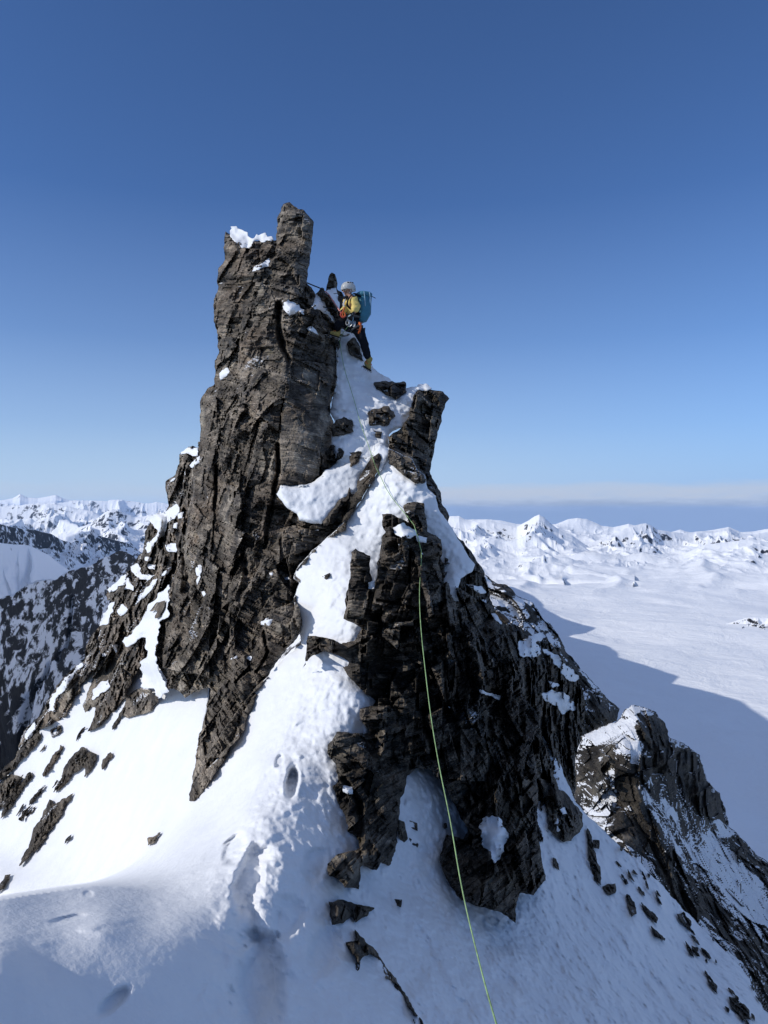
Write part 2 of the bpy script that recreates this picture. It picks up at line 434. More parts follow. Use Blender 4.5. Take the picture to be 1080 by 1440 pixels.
LIPU = [-330, 0, 100, 150, 190, 225, 260, 290, 320, 350, 2000]; LIPV = [1330, 1262, 1247, 1241, 1233, 1218, 1185, 1140, 1080, 1000, 900]
def lipf(u): return sum(np.interp(u + k, LIPU, LIPV) for k in range(-36, 37, 8)) / 10. * (10 / len(range(-36, 37, 8)))
HOLES = [  # boot holes and troughs in the snow: u, v, half width, half height, depth, turn
 (411,1098,12,27,.36,.15),(393,1070,7,11,.08,.3),(350,1235,22,50,.20,.36),(366,1385,40,76,.27,.10),(330,1195,14,26,.10,.4),(345,1300,22,40,.14,.2),(405,1290,24,36,.10,.3),
 (160,1408,30,12,.08,-.7),(95,1292,32,5,.04,-.2),(124,1257,9,5,.03,0),(455,1340,26,44,.10,.2),(445,1215,16,30,.07,.3)]
def base_depth(u, v):
    lip = lipf(u); w = 5 + 150 * ss(110, 330, u) ** 1.2
    t = ss(-.5, .5, (lip - v) / w)
    t = t * ss(400, 305, u)
    return f_fore(u, v) * (1 - t) + f_left(u, v) * t
def base_disp(P, u, v):
    lip = lipf(u)
    leftness = ss(0, 60, lip - v) * ss(420, 300, u)           # the smooth lit slope
    crest = np.interp(v, [600, 900, 1100, 1250, 1440, 1700], [540, 440, 385, 300, 300, 300])
    rough = ss(-60, 40, u - crest) * (1 - leftness)
    ruff = ss(40, 100, v - lip) * ss(0, 1, (330 - u) / 60)
    r = (.05 * fbm(P * .9, 3, 3)) * (1 - .5 * leftness)
    r = r + (.03 * rough + .010) * fbm(P * 3.3, 4, 12) * (1 - .6 * leftness)
    cl = np.clip(vnoise(P * 7.5, 31) - .05, 0, 1) + .6 * np.clip(vnoise(P * 15, 33), 0, 1)      # clods
    low = ss(1180, 1330, v)
    r = r + .045 * cl * rough * (1 - .75 * low) + .004 * fbm(P * 26, 3, 41) * (.35 + rough)
    tread = ss(60, 10, np.abs(u - np.interp(v, [1000, 1100, 1250, 1440], [430, 400, 370, 385]))) * ss(1010, 1080, v)
    r = r + tread * (.03 * fbm(P * 4.5, 4, 45) + .015 * np.abs(vnoise(P * 9, 46)))
    pit = ss(480, 620, u) * ss(1000, 1150, v)
    r = r + pit * (.030 * fbm(P * np.array([7, 4, 4]), 4, 43) + .012 * fbm(P * 24, 2, 44))
    st = vnoise(np.stack([P[..., 0] * 5 + P[..., 1] * 3, P[..., 1] * 1.2, P[..., 2] * 1.0], -1), 51)          # wind ripples down the slope
    r = r + .012 * st * leftness
    band = np.exp(-((v - (lip + 70 - u * .04)) / 9) ** 2) * ss(340, 250, u)
    r = r + .03 * band * np.clip(vnoise(P * 9, 61) + .2, 0, 1)
    for (hu, hv, a, b, dp, t) in HOLES:
        c, s = math.cos(t), math.sin(t); x = ((u - hu) * c + (v - hv) * s) / a; y = (-(u - hu) * s + (v - hv) * c) / b
        q = np.sqrt(x * x + y * y) * (1 + .24 * vnoise(P * 4.5, 78) + .11 * vnoise(P * 13, 79) + .05 * vnoise(P * 30, 80))
        r = r - dp * ss(1.08, .55, q) + .10 * dp * np.exp(-((q - 1.25) / .25) ** 2) * (.5 + vnoise(P * 6, 77))
    return r

tower_outline = (A((402,45),(425,41),(450,58),(476,66),(492,88),(518,113),(514,160),(506,220),(498,285),(491,345),(500,372),(520,385),(537,374),(548,367),(562,385),(600,425),(632,470),(650,540),(612,540),
   (606,600),(606,690),(606,720),(586,790),(577,840),(592,870),(582,960),(605,1000),(640,1010))
  + [(500,690),(486,745)] + C((820,630),(770,690),(700,765),(690,790),(708,810),(690,870),(690,910),(708,960),(712,1045),(630,1140),(588,1190),(558,1250),(500,1315))
  + I((930,40),(905,98),(882,170),(842,225),(803,290),(762,350),(718,412),(702,427),(685,427),(690,380),(705,290),(715,220),(735,140),(755,60),(770,8))
  + F6((880,1148),(828,1103),(788,1117),(790,1070),(760,1020),(732,965),(742,900),(756,830),(772,790),(800,765),(812,690),(818,600)) + [(252,800),(256,770),(262,735),(268,700),(272,660),(279,620)]
  + A((70,1050),(78,1010),(80,960),(88,900),(85,850),(82,800),(92,778),(118,740),(135,728),(141,700),(140,640),(156,610),(150,560),(142,500),(135,440),(135,408),(151,380),(150,330),(155,290),(180,256),(178,210),(174,165),(182,152),(215,170),(285,186),(355,180),(372,182),(374,118),(385,85)))
f_tower = field([(415,290,15.0),(380,340,14.5),(330,330,15.2),(310,360,15.2),(300,450,14.6),(345,450,13.5),(390,430,13.2),(440,430,13.6),(470,420,14.2),(490,440,14.3),(300,520,14.2),(285,600,13.6),(285,700,13.2),
   (330,600,12.3),(390,560,12.0),(440,560,12.2),(470,520,13.1),(415,640,11.5),(445,640,11.6),(475,620,12.4),(470,680,12.0),(330,720,11.7),(390,740,11.2),(450,740,11.0),(270,800,12.6),(330,850,10.9),(400,800,10.5),(425,850,10.2),
   (235,900,12.4),(270,960,11.0),(330,950,10.1),(400,930,9.8),(300,1000,10.0),(280,1110,9.2),(330,1030,9.4)])
FACETS = [  # big faces: outline, metres forward, lean across, lean down
 (A((372,182),(402,45),(518,113),(491,345),(470,390),(440,300),(372,235)), .35, .25, -.05),
 (C((640,0),(618,90),(612,380),(735,385),(795,345),(800,200),(845,80),(760,-20)), .30, .20, .02),
 (A((300,500),(400,480),(420,640),(400,800),(380,900),(250,800),(230,600)), .22, -.25, .1),
 (C((255,20),(330,30),(330,340),(250,290)), .10, -.4, 0),
 (C((450,210),(600,190),(600,370),(590,430),(440,460)), -.05, .2, -.1),
 (C((225,330),(320,300),(330,430),(310,700),(235,600)), .28, -.3, 0),
 (C((330,350),(440,330),(440,700),(380,760),(320,660)), .12, .25, 0),
 (C((560,600),(700,560),(850,590),(690,745),(560,720)), .10, .1, -.1),
 (C((100,1000),(230,900),(300,1000),(300,1250),(90,1200)), .20, -.25, .1),
 (C((360,790),(450,780),(420,900),(360,940)), .18, .3, .1),
 (A((160,200),(260,190),(260,320),(160,330)), .12, .2, 0),
 (A((150,330),(290,320),(270,480),(140,470)), .0, -.2, .1),
 (A((330,250),(450,290),(470,400),(400,420),(300,470)), .18, .2, .1),
 (A((440,580),(600,580),(600,760),(540,830),(420,780)), .05, .25, 0),
 (C((560,950),(700,900),(700,1050),(500,1300),(480,1190)), .22, .3, -.1)]
GROOVES = [(A((383,420),(386,560),(420,640)), 5, .55),(C((605,200),(605,290),(598,360),(590,420)), 4, .45),(C((590,430),(580,520),(555,600),(550,660)), 4, .3),
 (C((455,700),(460,780)), 5, .4),(C((325,300),(330,420),(320,500)), 3.5, .4),(C((180,700),(200,800),(190,860)), 7, .5),
 (A((595,560),(595,640),(590,740),(570,830)), 5, .3),(C((540,1040),(560,1130),(510,1220)), 3, .3),(C((690,700),(740,690)), 3, .2)]
def seg_dist(u, v, pl):
    r = np.full(u.shape, 1e9)
    for (a, b), (c, d) in zip(pl[:-1], pl[1:]):
        L = (c - a) ** 2 + (d - b) ** 2; t = np.clip(((u - a) * (c - a) + (v - b) * (d - b)) / L, 0, 1)
        r = np.minimum(r, np.hypot(u - a - t * (c - a), v - b - t * (d - b)))
    return r
def inpoly(u, v, pl):
    P = np.array(pl); Q = np.roll(P, -1, 0); r = np.zeros(u.shape, bool)
    for (a, b), (c, d) in zip(P, Q):
        if b == d: continue
        r ^= ((b > v) != (d > v)) & (u < a + (v - b) / (d - b) * (c - a))
    return r
_td = rock_disp(.20, .085, .055, s1=(.55, .8, 1.5), s2=(.40, .5, .36), s3=(.60, .6, .075), seed=11)
def tower_disp(P, u, v):
    w1 = 2.5 * vnoise(P * 3, 71); w2 = 2.5 * vnoise(P * 3, 72)
    uu, vv = u + w1, v + w2
    r = _td(P, u, v); smoothmask = np.zeros(u.shape)
    for k, (pl, off, lx, ly) in enumerate(FACETS):
        m = inpoly(uu, vv, pl); c = np.mean(pl, 0)
        g = off + (lx * (u - c[0]) + ly * (v - c[1])) / 90.
        if k == 1: r = np.where(m, g + .35 * r * .5, r)
        else: r = np.where(m, g + .55 * r, r)
    for pl, w, dp in GROOVES:
        q = seg_dist(uu, vv, pl) / w; r = r - dp * np.clip(1 - q, 0, 1) ** .8
    return r

def thing_empty(name, loc, label, cat, group=None):
    o = bpy.data.objects.new(name, None); COL.objects.link(o); o.location = loc; o.empty_display_size = .2
    return tag(o, label, cat, group)

# ---- far back to front.  left flank and base snow
base_outline = ([(262,640)] + F6((880,350),(800,560),(700,560),(660,545),(560,640),(545,720),(480,830),(430,930),(380,1020),(300,1110),(220,1220),(170,1290),(110,1360)) + [(10,1090),(-30,1120),(-120,1200),(-320,1330),(-320,1740),(1400,1740),(1400,1640),(1180,1500)]
  + H((1060,1240),(1010,1120),(960,1060),(880,980),(780,880),(680,770),(600,690),(540,640),(480,590),(440,540),(380,490),(350,450),(290,310),(215,190)) + [(752,1070),(735,1110),(690,1060),(655,960),(640,890)]
  + D4((757,785),(727,705),(742,642),(792,612),(803,582),(760,515),(692,408),(646,338),(641,292),(602,262),(592,205),(562,180),(540,140),(440,92),(400,80),(372,112),(395,185),(330,300),(250,400),(190,460),(100,540),(45,600),(38,640),(62,660),(40,720),(38,800),(60,850),(65,915),(-30,1010)) 
  + C((550,1250),(490,1315)) + I((930,35),(880,100),(850,200),(780,280)) + [(290,1085),(285,1040),(296,964),(262,930),(240,900),(250,800)])
snow_ridge = body('snow_ridge', base_outline, M_SNOW, base_depth, base_disp, W=.25, Bk=.12, thick=.8, jit=1.0, smooth=True, taper=0)
tag(snow_ridge, 'white snow crest and slopes below the rock tower, with boot holes', 'snow', kind='structure')

flank_outline = (C((256,215),(205,217),(172,245),(160,272),(166,300),(150,345),(110,375),(108,400),(118,450),(122,490),(60,560),(35,548),(10,590),(8,650)) + F6((685,430),(650,500),(620,545),(600,562),(512,640),(505,690),(542,702),(520,770),(455,830),(430,870),(405,930),(400,965),(380,990),(300,1062),(230,1160),(190,1230),(130,1290),(105,1330),(90,1400))
  + F6((135,1350),(190,1305),(240,1287),(320,1232),(340,1170),(380,1125),(372,1095),(412,1050),(440,1005),(447,1030),(430,1110),(396,1185),(402,1225),(470,1175),(432,1270),(412,1315),(470,1287),(520,1237),(600,1152),(612,1100),(660,1000),(690,950),(760,960),(860,1000),(950,700),(990,300)) )
f_flank = field([(262,635,16.2),(240,700,16.3),(215,740,17),(205,770,17.6),(165,830,18),(125,910,18.2),(60,1000,17.5),(20,1060,17),(150,1000,15.2),(200,950,13.6),(230,850,14.6),(260,800,13.8),(270,720,14.4),(110,1010,16),(180,880,16.2),(100,960,17)])
t_flank = thing_empty('rock_flank', at(150, 1000, 17), 'broken dark rock flank stepping down to the left of the tall tower', 'rock')
body('cliff', flank_outline, M_FLANK, f_flank, rock_disp(.32, .14, .05, seed=211), parent=t_flank, W=.7, Bk=.6, thick=2.5, jit=2.0, blocky=True, clamp=.10)

t_tower = thing_empty('rock_tower', at(350, 1000, 11.5), 'tall brown layered rock tower with a square block leaning on its summit', 'rock tower')
body('cliff', tower_outline, M_ROCK, f_tower, tower_disp, parent=t_tower, W=.35, Bk=.45, thick=2.6, jit=1.6, blocky=True, clamp=.08)

def patches(parent, polys, h=.13, w=.13, mat=None, jit=2.8, name='snow_patch', mn=1, bl=2, thick=.25, disp=None):
    for pl in polys:
        x_, y_ = np.ptp(np.array(pl), 0); k_ = min(1.0, (x_ * y_) ** .5 / 40.)
        body(name, pl, mat or M_SNOW, disp=disp or snow_disp(.02, .025, .006), parent=parent, bed=(h * (.35 + .65 * k_), w * k_ + .02, mn, bl), thick=thick, jit=jit * (.4 + .6 * k_), smooth=True, taper=0, seg=1.6)

patches(t_flank, [F6((848,235),(800,255),(720,285),(693,312),(715,325),(740,360),(720,400),(685,440),(700,466),(720,450),(732,420),(782,390),(790,320),(832,310),(850,260)),
  F6((845,280),(872,270),(866,300),(845,302)),F6((818,320),(845,315),(842,352),(820,347)),F6((783,425),(835,420),(840,462),(800,452)),
  F6((748,583),(742,610),(680,680),(620,757),(608,747),(650,690),(690,630),(720,600)),F6((603,562),(590,600),(560,635),(518,657),(508,640),(540,610)),F6((605,575),(635,620),(632,642),(588,637)),
  F6((622,530),(650,523),(670,568),(737,568),(700,603),(650,578),(625,552)),F6((547,688),(542,730),(510,790),(453,832),(488,780),(518,710)),F6((580,713),(602,735),(575,757),(553,745)),
  F6((828,503),(812,550),(768,572),(800,530)),F6((400,963),(392,1000),(332,1080),(312,1120),(272,1160),(262,1217),(228,1217),(228,1160),(300,1058)),F6((522,1045),(500,1120),(438,1162),(450,1120)),F6((530,903),(562,898),(555,942)),
  F6((182,1248),(166,1300),(130,1342),(123,1310),(150,1270)),F6((690,485),(720,485),(715,500),(690,498)),F6((700,515),(740,520),(735,545),(705,535)),F6((480,940),(500,935),(505,955),(485,958))]
  + [C((160,275),(172,240),(205,215),(256,212),(254,262),(225,262),(200,248),(165,262)),C((212,300),(254,262),(254,285),(225,312)),C((112,378),(152,345),(152,362),(125,376))])
patches(t_flank, [F6((802,615),(770,648),(738,680),(713,715),(708,740),(640,820),(588,885),(600,903),(645,895),(690,865),(692,905),(690,950),(662,975),(672,1060),(660,1110),(725,1115),(737,1160),(800,1120),(780,1060),(745,1000),(725,955),(735,900),(748,830),(766,782),(802,768))], h=.14, w=.2, mn=6, bl=6)
for pl in [F6((712,740),(745,700),(790,685),(780,720),(760,770),(735,775),(745,735))]:
    body('outcrop', pl, M_ROCK, disp=rock_disp(.03, .04, .03, seed=331), parent=t_flank, bed=(.15, .2, 2, 2), jit=1.5, blocky=True)
patches(t_tower, [A((193,152),(199,130),(226,127),(260,149),(284,170),(300,157),(330,163),(357,178),(322,190),(290,188),(268,206),(245,211),(213,197)),A((270,306),(290,290),(330,260),(351,246),(349,285),(312,296)),
  A((399,415),(450,420),(482,450),(481,471),(460,452),(428,466),(404,440)),A((489,520),(511,507),(536,544),(514,531)),A((163,690),(190,663),(193,681),(165,708)),C((240,760),(262,745),(262,800),(246,835)),C((255,865),(275,858),(292,875),(275,892)),
  C((525,1008),(560,980),(583,985),(570,1015)),C((632,800),(655,795),(660,808),(640,812)),C((568,780),(582,778),(584,792),(570,792)),C((395,1165),(425,1150),(430,1165)),C((465,1160),(487,1152),(485,1170)),C((690,590),(725,592),(715,605)),C((765,590),(790,580),(795,598))], h=.12, w=.14)
patches(t_tower, [A((513,388),(532,395),(560,428),(582,450),(606,496),(590,492),(545,455),(505,426))], h=.16, w=.15)

# ---- upper snow col, the block on its right
f_col = field([(478,470,14.3),(495,480,14.2),(520,515,14.1),(500,540,13.4),(480,560,13.0),(560,545,13.6),(600,545,13.4),(560,600,12.7),(520,600,12.5),(480,600,12.3),(500,640,11.9),(455,670,11.7),(550,650,11.9),(590,580,13.1),(530,690,11.3)])
col_outline = A((613,524),(645,520),(668,535),(700,560),(722,620),(742,660),(772,690),(815,722),(870,744),(905,737),(920,760),(902,790),(882,850),(852,890),(803,920),(803,1000),(770,1060),(700,1090),(560,1100),(540,1078),(602,1030),(580,960),(592,870),(577,840),(586,790),(605,720),(600,600))
upper_snow = body('snow_col', col_outline, M_SNOW, f_col, lambda P, u, v: snow_disp(.08, .09, .016, 15)(P, u, v) + .035 * fbm(P * 8, 3, 19), W=.2, Bk=.15, thick=1.0, jit=1.2, smooth=True, clamp=.05)
tag(upper_snow, 'steep shaded snow between the tall tower and the square rock block', 'snow', kind='structure')
t_block = thing_empty('rock_block', at(590, 640, 13), 'dark square-topped rock block right of the upper snow, leaning outwards', 'rock')
body('boulder', A((905,755),(935,738),(985,753),(1006,760),(1028,785),(1006,830),(1001,870),(976,960),(966,1010),(952,1100),(900,1110),(800,1030),(798,930),(850,890),(881,850),(890,790)), M_DARK,
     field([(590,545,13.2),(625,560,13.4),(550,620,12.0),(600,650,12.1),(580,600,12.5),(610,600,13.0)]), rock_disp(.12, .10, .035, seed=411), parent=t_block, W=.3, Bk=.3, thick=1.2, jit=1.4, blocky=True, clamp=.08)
patches(t_block, [A((900,745),(914,732),(942,729),(974,749),(945,756),(925,754))], h=.10, w=.1)

# ---- rock wall behind and right of the buttress
wall_outline = ([(575,640)] + A((960,1040)) + D4((617,130),(614,190),(640,240),(660,280),(666,320),(696,380),(691,410),(722,460),(760,490),(790,530),(820,580),(845,620),(856,690),(870,730),(886,760),(900,810),(906,832),(960,835),(1000,850),(1016,880),(1000,905))
  + G((345,540),(372,590),(420,640),(455,690),(470,730),(478,800),(470,850)) + H((392,150),(378,185),(365,240),(352,290),(346,330),(350,420),(352,470),(380,520),(340,560),(250,640),(120,700)) + [(680,1150),(640,1000),(600,850),(560,700)])
f_wall = field([(590,650,12.0),(620,700,11.2),(660,790,10.9),(690,850,11.2),(735,890,11.8),(650,860,9.9),(680,950,9.6),(740,960,11.0),(780,960,13.2),(815,1000,15.0),(805,1080,13.6),(760,1080,11.2),(730,1100,9.8),(800,1150,12),(640,1000,9.4),(560,700,10.8)])
t_wall = thing_empty('rock_wall', at(740, 1100, 11), 'black shaded rock wall dropping away behind the roped buttress', 'rock')
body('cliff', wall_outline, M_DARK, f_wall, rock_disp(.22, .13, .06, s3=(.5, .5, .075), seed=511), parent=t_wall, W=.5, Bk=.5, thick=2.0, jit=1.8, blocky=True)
patches(t_wall, [E((893,66),(930,40),(990,22),(997,40),(960,62),(986,102),(950,117),(903,107)),E((985,85),(1040,110),(1082,150),(1110,190),(1085,195),(1050,150),(1010,115)),E((978,243),(1045,238),(1085,255),(1100,300),(1075,312),(1030,290)),E((998,193),(1040,214),(1022,221)),
  H((215,38),(290,36),(332,100),(300,112),(270,85),(240,70)),H((55,150),(72,138),(75,160)),D4((755,660),(830,680),(850,700),(810,690)),D4((800,725),(850,730),(850,742)),D4((865,780),(900,800),(915,830),(885,815))], h=.10, w=.14)

# ---- base snow lies in front of the wall; buttress in front of both
butt_outline = (D4((500,335),(520,318),(590,320),(600,400),(605,440),(640,455),(663,475),(666,530),(651,570),(666,650),(656,690),(666,715),(722,737),(757,785),(800,840),(840,900),(870,980))
  + E((860,100),(895,180),(915,250),(975,330),(976,480),(981,530),(961,560),(976,640),(941,660),(946,710),(971,760),(981,830),(996,920),(951,971),(901,965),(891,1000),(886,1072),(840,1036),(780,1020),(740,1010),(690,990),(650,945),(625,890),(614,850),(624,790),(640,760),
  (700,776),(717,742),(690,700),(660,640),(620,560),(580,520),(530,514),(494,540),(490,580),(470,640),(465,720),(460,790),(440,850),(430,872),(400,860),(385,886),(330,870),(324,900),(320,952),(270,946),(250,916),(210,906),(204,860),(240,830),(270,820),(326,810),(315,770),(280,740),(270,690),(236,620),(224,580),(246,560),(240,500),(210,460),(209,430),(240,385),(330,391),(366,386),(346,370),(324,330),(325,300),(372,290),(381,272),(340,240),(290,190),(255,152),(284,135),(250,112),(190,92),(150,105),(117,155))
  + D4((80,1010),(100,885),(160,888),(240,910),(300,905),(332,850),(250,810),(260,720),(275,640),(280,530),(300,513),(362,545),(362,620),(372,650),(354,682),(385,660),(395,570),(410,470),(425,445),(410,400),(413,370),(450,368),(500,392),(530,408),(515,370)))
f_butt = field([(570,710,9.9),(595,740,9.8),(550,740,9.6),(540,790,9.4),(500,790,9.3),(620,800,9.5),(590,850,9.1),(530,880,8.8),(490,880,9.0),(450,920,9.0),(660,880,9.7),(700,950,10.0),(730,1000,10.2),(560,950,8.6),(640,960,9.1),(480,1020,8.3),(500,1080,7.9),(540,1050,8.3),(600,1030,8.6),
   (680,1060,9.0),(740,1080,9.7),(520,1180,7.5),(480,1230,7.0),(660,1170,8.3),(720,1180,8.5),(700,1280,8.0),(760,1240,8.7),(640,1230,7.9),(560,1090,8.3)])
_bd = rock_disp(.20, .13, .05, s1=(.45, .6, 1.3), s2=(.24, .3, .20), s3=(.26, .3, .06), seed=611, fr=frame(math.radians(5), math.radians(-10), math.radians(-15)))
BFAC = [(D4((280,530),(362,545),(362,640),(340,800),(255,810)), .22, -.2, 0),(D4((395,570),(410,460),(520,470),(530,700),(360,800)), .18, -.15, 0),(D4((525,480),(600,400),(660,480),(640,800),(530,760)), .12, .15, .05),
 (E((390,350),(540,170),(510,450),(450,850),(330,860),(340,600)), .20, .15, .05),(E((600,350),(780,330),(780,560),(640,560)), .18, .2, .1),(E((800,560),(870,560),(860,690),(780,690)), .15, -.2, 0),(E((210,430),(330,390),(400,480),(240,500)), .15, -.1, .15),
 (E((620,770),(760,800),(960,850),(890,1060),(650,940)), .12, .2, .1),(E((680,370),(740,370),(720,580),(680,560)), .22, -.4, 0)]
BGRO = [(D4((375,560),(372,700),(345,800)), 4, .6),(D4((530,520),(525,680)), 3, .35),(E((395,0),(380,160)), 4, .4),(E((560,300),(590,480)), 6, .5),(E((780,540),(760,690)), 6, .6),(E((240,500),(330,640),(330,780)), 6, .35),(E((630,100),(640,300)), 4, .35),(E((900,200),(800,300),(780,420)), 5, .4),(D4((390,740),(560,770),(680,730)), 3, .25),(E((420,230),(450,160)), 3, .3)]
def butt_disp(P, u, v):
    w1 = 4 * vnoise(P * 1.7, 81); w2 = 4 * vnoise(P * 1.7, 82); uu, vv = u + w1, v + w2
    r = _bd(P, u, v)
    for pl, off, lx, ly in BFAC:
        m = inpoly(uu, vv, pl); c = np.mean(pl, 0)
        r = np.where(m, off + (lx * (u - c[0]) + ly * (v - c[1])) / 90. + .55 * r, r)
    for pl, w, dp in BGRO:
        q = seg_dist(uu, vv, pl) / w; r = r - dp * np.clip(1 - q, 0, 1) ** .8
    return r
t_butt = thing_empty('rock_buttress', at(600, 1250, 7.5), 'blocky dark rock buttress in the middle with the green rope hanging down it', 'rock')
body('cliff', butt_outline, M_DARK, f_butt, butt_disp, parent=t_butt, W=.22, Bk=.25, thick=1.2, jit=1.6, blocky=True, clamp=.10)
patches(t_butt, [E((760,690),(800,690),(832,702),(866,750),(842,790),(831,830),(811,856),(796,820),(764,790)),E((258,580),(302,578),(302,612),(263,606)),E((758,233),(830,254),(826,263),(770,247)),
  D4((453,425),(500,408),(555,437),(562,462),(500,472),(455,452)),D4((352,655),(378,650),(378,682),(355,680)),D4((470,492),(492,490),(490,512)),D4((560,465),(600,470),(598,490),(565,485)),E((640,290),(656,292),(650,300)),D4((575,530),(610,560),(590,555))], h=.15, w=.10, mn=2, bl=3)

# ---- ledge snow and the rock rib beside it
ledge = body('snow_ledge', C((600,428),(618,385),(735,385),(800,345),(815,320),(900,300),(990,262),(1030,255),(1010,310),(975,350),(975,410),(920,450),(860,500),(800,562),(700,548),(688,520),(650,490)), M_SNOW,
     field([(390,695,11.05),(430,685,11.15),(480,655,11.4),(520,640,11.6),(430,730,10.75),(460,735,10.7),(500,690,11.1)]), snow_disp(.06, .04, .010, 25), W=.1, Bk=.15, thick=.6, jit=1.2, smooth=True, clamp=.05)
tag(ledge, 'bright sunlit snow ledge at the foot of the smooth tower slab', 'snow', kind='structure')
body('rock_rib', C((1058,245),(1020,270),(988,320),(963,370),(963,410),(938,432),(926,398),(913,440),(878,452),(850,500),(806,550),(812,567),(852,562),(912,488),(893,556),(922,542),(962,482),(992,430),(1052,332),(1070,270)), M_DARK, disp=rock_disp(.05, .06, .03, s1=(.3,.4,.9), seed=711), bed=(.22, .16, 3, 3), jit=1.2, blocky=True)
tag(bpy.data.objects['rock_rib'], 'narrow jagged dark rock rib between the sunlit snow ledge and the crest', 'rock')

# ---- single rocks showing through the snow
def rock(label, pl, h=.14, w=.12, seed=800, mat=None, group=None, name='rock'):
    SEED[0] += 3
    k = max(1.0, np.ptp(np.array(pl)[:, 1]) / 30.)
    o = body(name, pl, mat or M_DARK, disp=rock_disp(.07, .08, .03, s1=(.3, .3, .4), s2=(.2, .2, .13), s3=(.25, .25, .045), seed=seed + SEED[0]), bed=(h * .75, w, 2, 2), jit=2.0 if np.ptp(np.array(pl), 0).min() > 14 else .7, blocky=True, thick=.4, taper=.1, seg=2.0)
    return tag(o, label, 'rock', group)
rock('flat-topped dark rock in the upper snow just left of the square block', A((743,724),(820,718),(866,724),(873,760),(830,786),(790,771),(755,746)))
rock('wide dark rock in the middle of the upper snow, right of the rope', A((719,840),(735,824),(800,814),(829,850),(800,886),(730,887)))
rock('rounded dark boulder in the upper snow against the tower edge', A((581,890),(600,864),(630,854),(661,870),(671,910),(640,921),(590,926)), h=.25, w=.2)
rock('smallest dark stone in the upper snow, below the wide rock', A((743,904),(776,910),(771,936),(750,931)), h=.08)
rock('dark wedge of rock beside the rope at the foot of the upper snow', A((653,990),(702,984),(690,1022),(654,1046)))
rock('brown rock slab low on the tower edge where the upper snow meets the ledge', C((800,245),(845,215),(902,235),(897,265),(862,285),(817,312),(800,300)))
rock('tiny dark stone sticking out of the sunlit crest snow', C((802,797),(842,778),(836,800),(822,812)), h=.06, w=.05)
rock('rough brown rock island at the top of the lit left snow slope', F6((578,1232),(600,1150),(660,1106),(722,1110),(757,1160),(720,1212),(672,1237),(600,1247)), h=.35, w=.4, mat=M_ROCK)
rock('forked dark rock on the lit left snow slope above the long rock', I((198,405),(225,350),(230,310),(262,258),(300,233),(352,260),(336,300),(305,342),(310,300),(262,332)), h=.3, w=.25, mat=M_DARK)
rock('small dark sliver of rock beside the forked rock on the left slope', I((400,253),(410,262),(370,312),(374,280)), h=.12, mat=M_DARK)
rock('long dark rock slanting down the lit left snow slope', I((63,672),(110,580),(120,530),(180,428),(202,440),(262,403),(230,460),(185,530),(120,612)), h=.35, w=.3, mat=M_DARK)
rock('lone dark stone low on the smooth lit snow slope', I((535,565),(577,543),(566,570),(532,592)), h=.10, w=.08, mat=M_ROCK)
rock('dark rock at the left photo edge under the flank', I((-10,390),(0,350),(40,328),(82,345),(60,390),(20,442),(-10,460)), h=.3, w=.3, mat=M_ROCK)
rock('lowest dark sliver of rock at the left photo edge', I((-10,760),(0,735),(20,698),(42,688),(30,722),(0,755)), h=.15, mat=M_DARK)
rock('small rock in the left slope snow just below the flank rocks', I((183,172),(215,153),(222,175),(190,197)), h=.15, mat=M_DARK)
rock('thin rock splinter in the left slope snow below the flank', I((138,257),(165,218),(162,240)), h=.12, mat=M_DARK)
rock('dark boulder with a pointed right end at the foot of the snow crest', J((380,393),(430,388),(470,404),(538,414),(505,441),(470,462),(455,442),(430,467),(390,472),(384,440)), h=.22, w=.14)
rock('long black rock edge slanting to the bottom of the photo', J((468,488),(500,520),(540,558),(572,610),(600,648),(640,708),(700,810),(676,812),(622,702),(590,662),(570,650),(545,582),(520,565),(490,587),(475,622),(468,580),(440,540),(432,522),(470,530)), h=.10, w=.07)
rock('small dark stone in the shaded snow right of the pointed boulder', J((596,385),(622,388),(621,416),(605,408)), h=.08, w=.06)
rock('leftmost of the three small rocks in the snow pocket under the buttress', E((463,700),(486,708),(497,770),(481,786),(464,762)), h=.10)
rock('upper right of the three small rocks in the snow pocket under the buttress', E((498,700),(532,713),(533,742),(510,731)), h=.08)
rock('lowest of the three small rocks in the snow pocket under the buttress', E((503,768),(538,790),(533,803),(510,790)), h=.07)
rock('tiny dark stone beside the rope in the snow pocket', E((625,715),(638,712),(640,730),(628,735)), h=.06, w=.05)
t_isl = rock('dark rock island in the snow right of the buttress foot', H((213,363),(240,369),(270,400),(300,410),(330,440),(352,470),(377,500),(376,545),(350,577),(335,602),(300,606),(270,580),(245,555),(243,500),(235,440)), h=.35, w=.3)
patches(t_isl, [H((262,508),(285,515),(292,560),(280,572),(268,540)),H((285,480),(310,470),(320,500),(300,505))], h=.06, w=.06)
sl = ['short black rock sliver', 'long thin black rock streak', 'small squarish black rock', 'black rock lump', 'dark angular rock', 'small black rock chip', 'black rock streak', 'lower black rock streak', 'dark rock cluster', 'thin black rock line', 'broad black rock patch']
where = ['just right of the buttress foot', 'on the upper right slope below the rock island', 'near the shaded slope edge above the streaks', 'in the middle of the right slope', 'under the lump on the right slope', 'between the streaks on the right slope', 'below the angular rock on the right slope', 'below the other streak on the right slope', 'on the edge of the right slope against the far cliff', 'low on the right slope', 'in the bottom right corner of the snow slope']
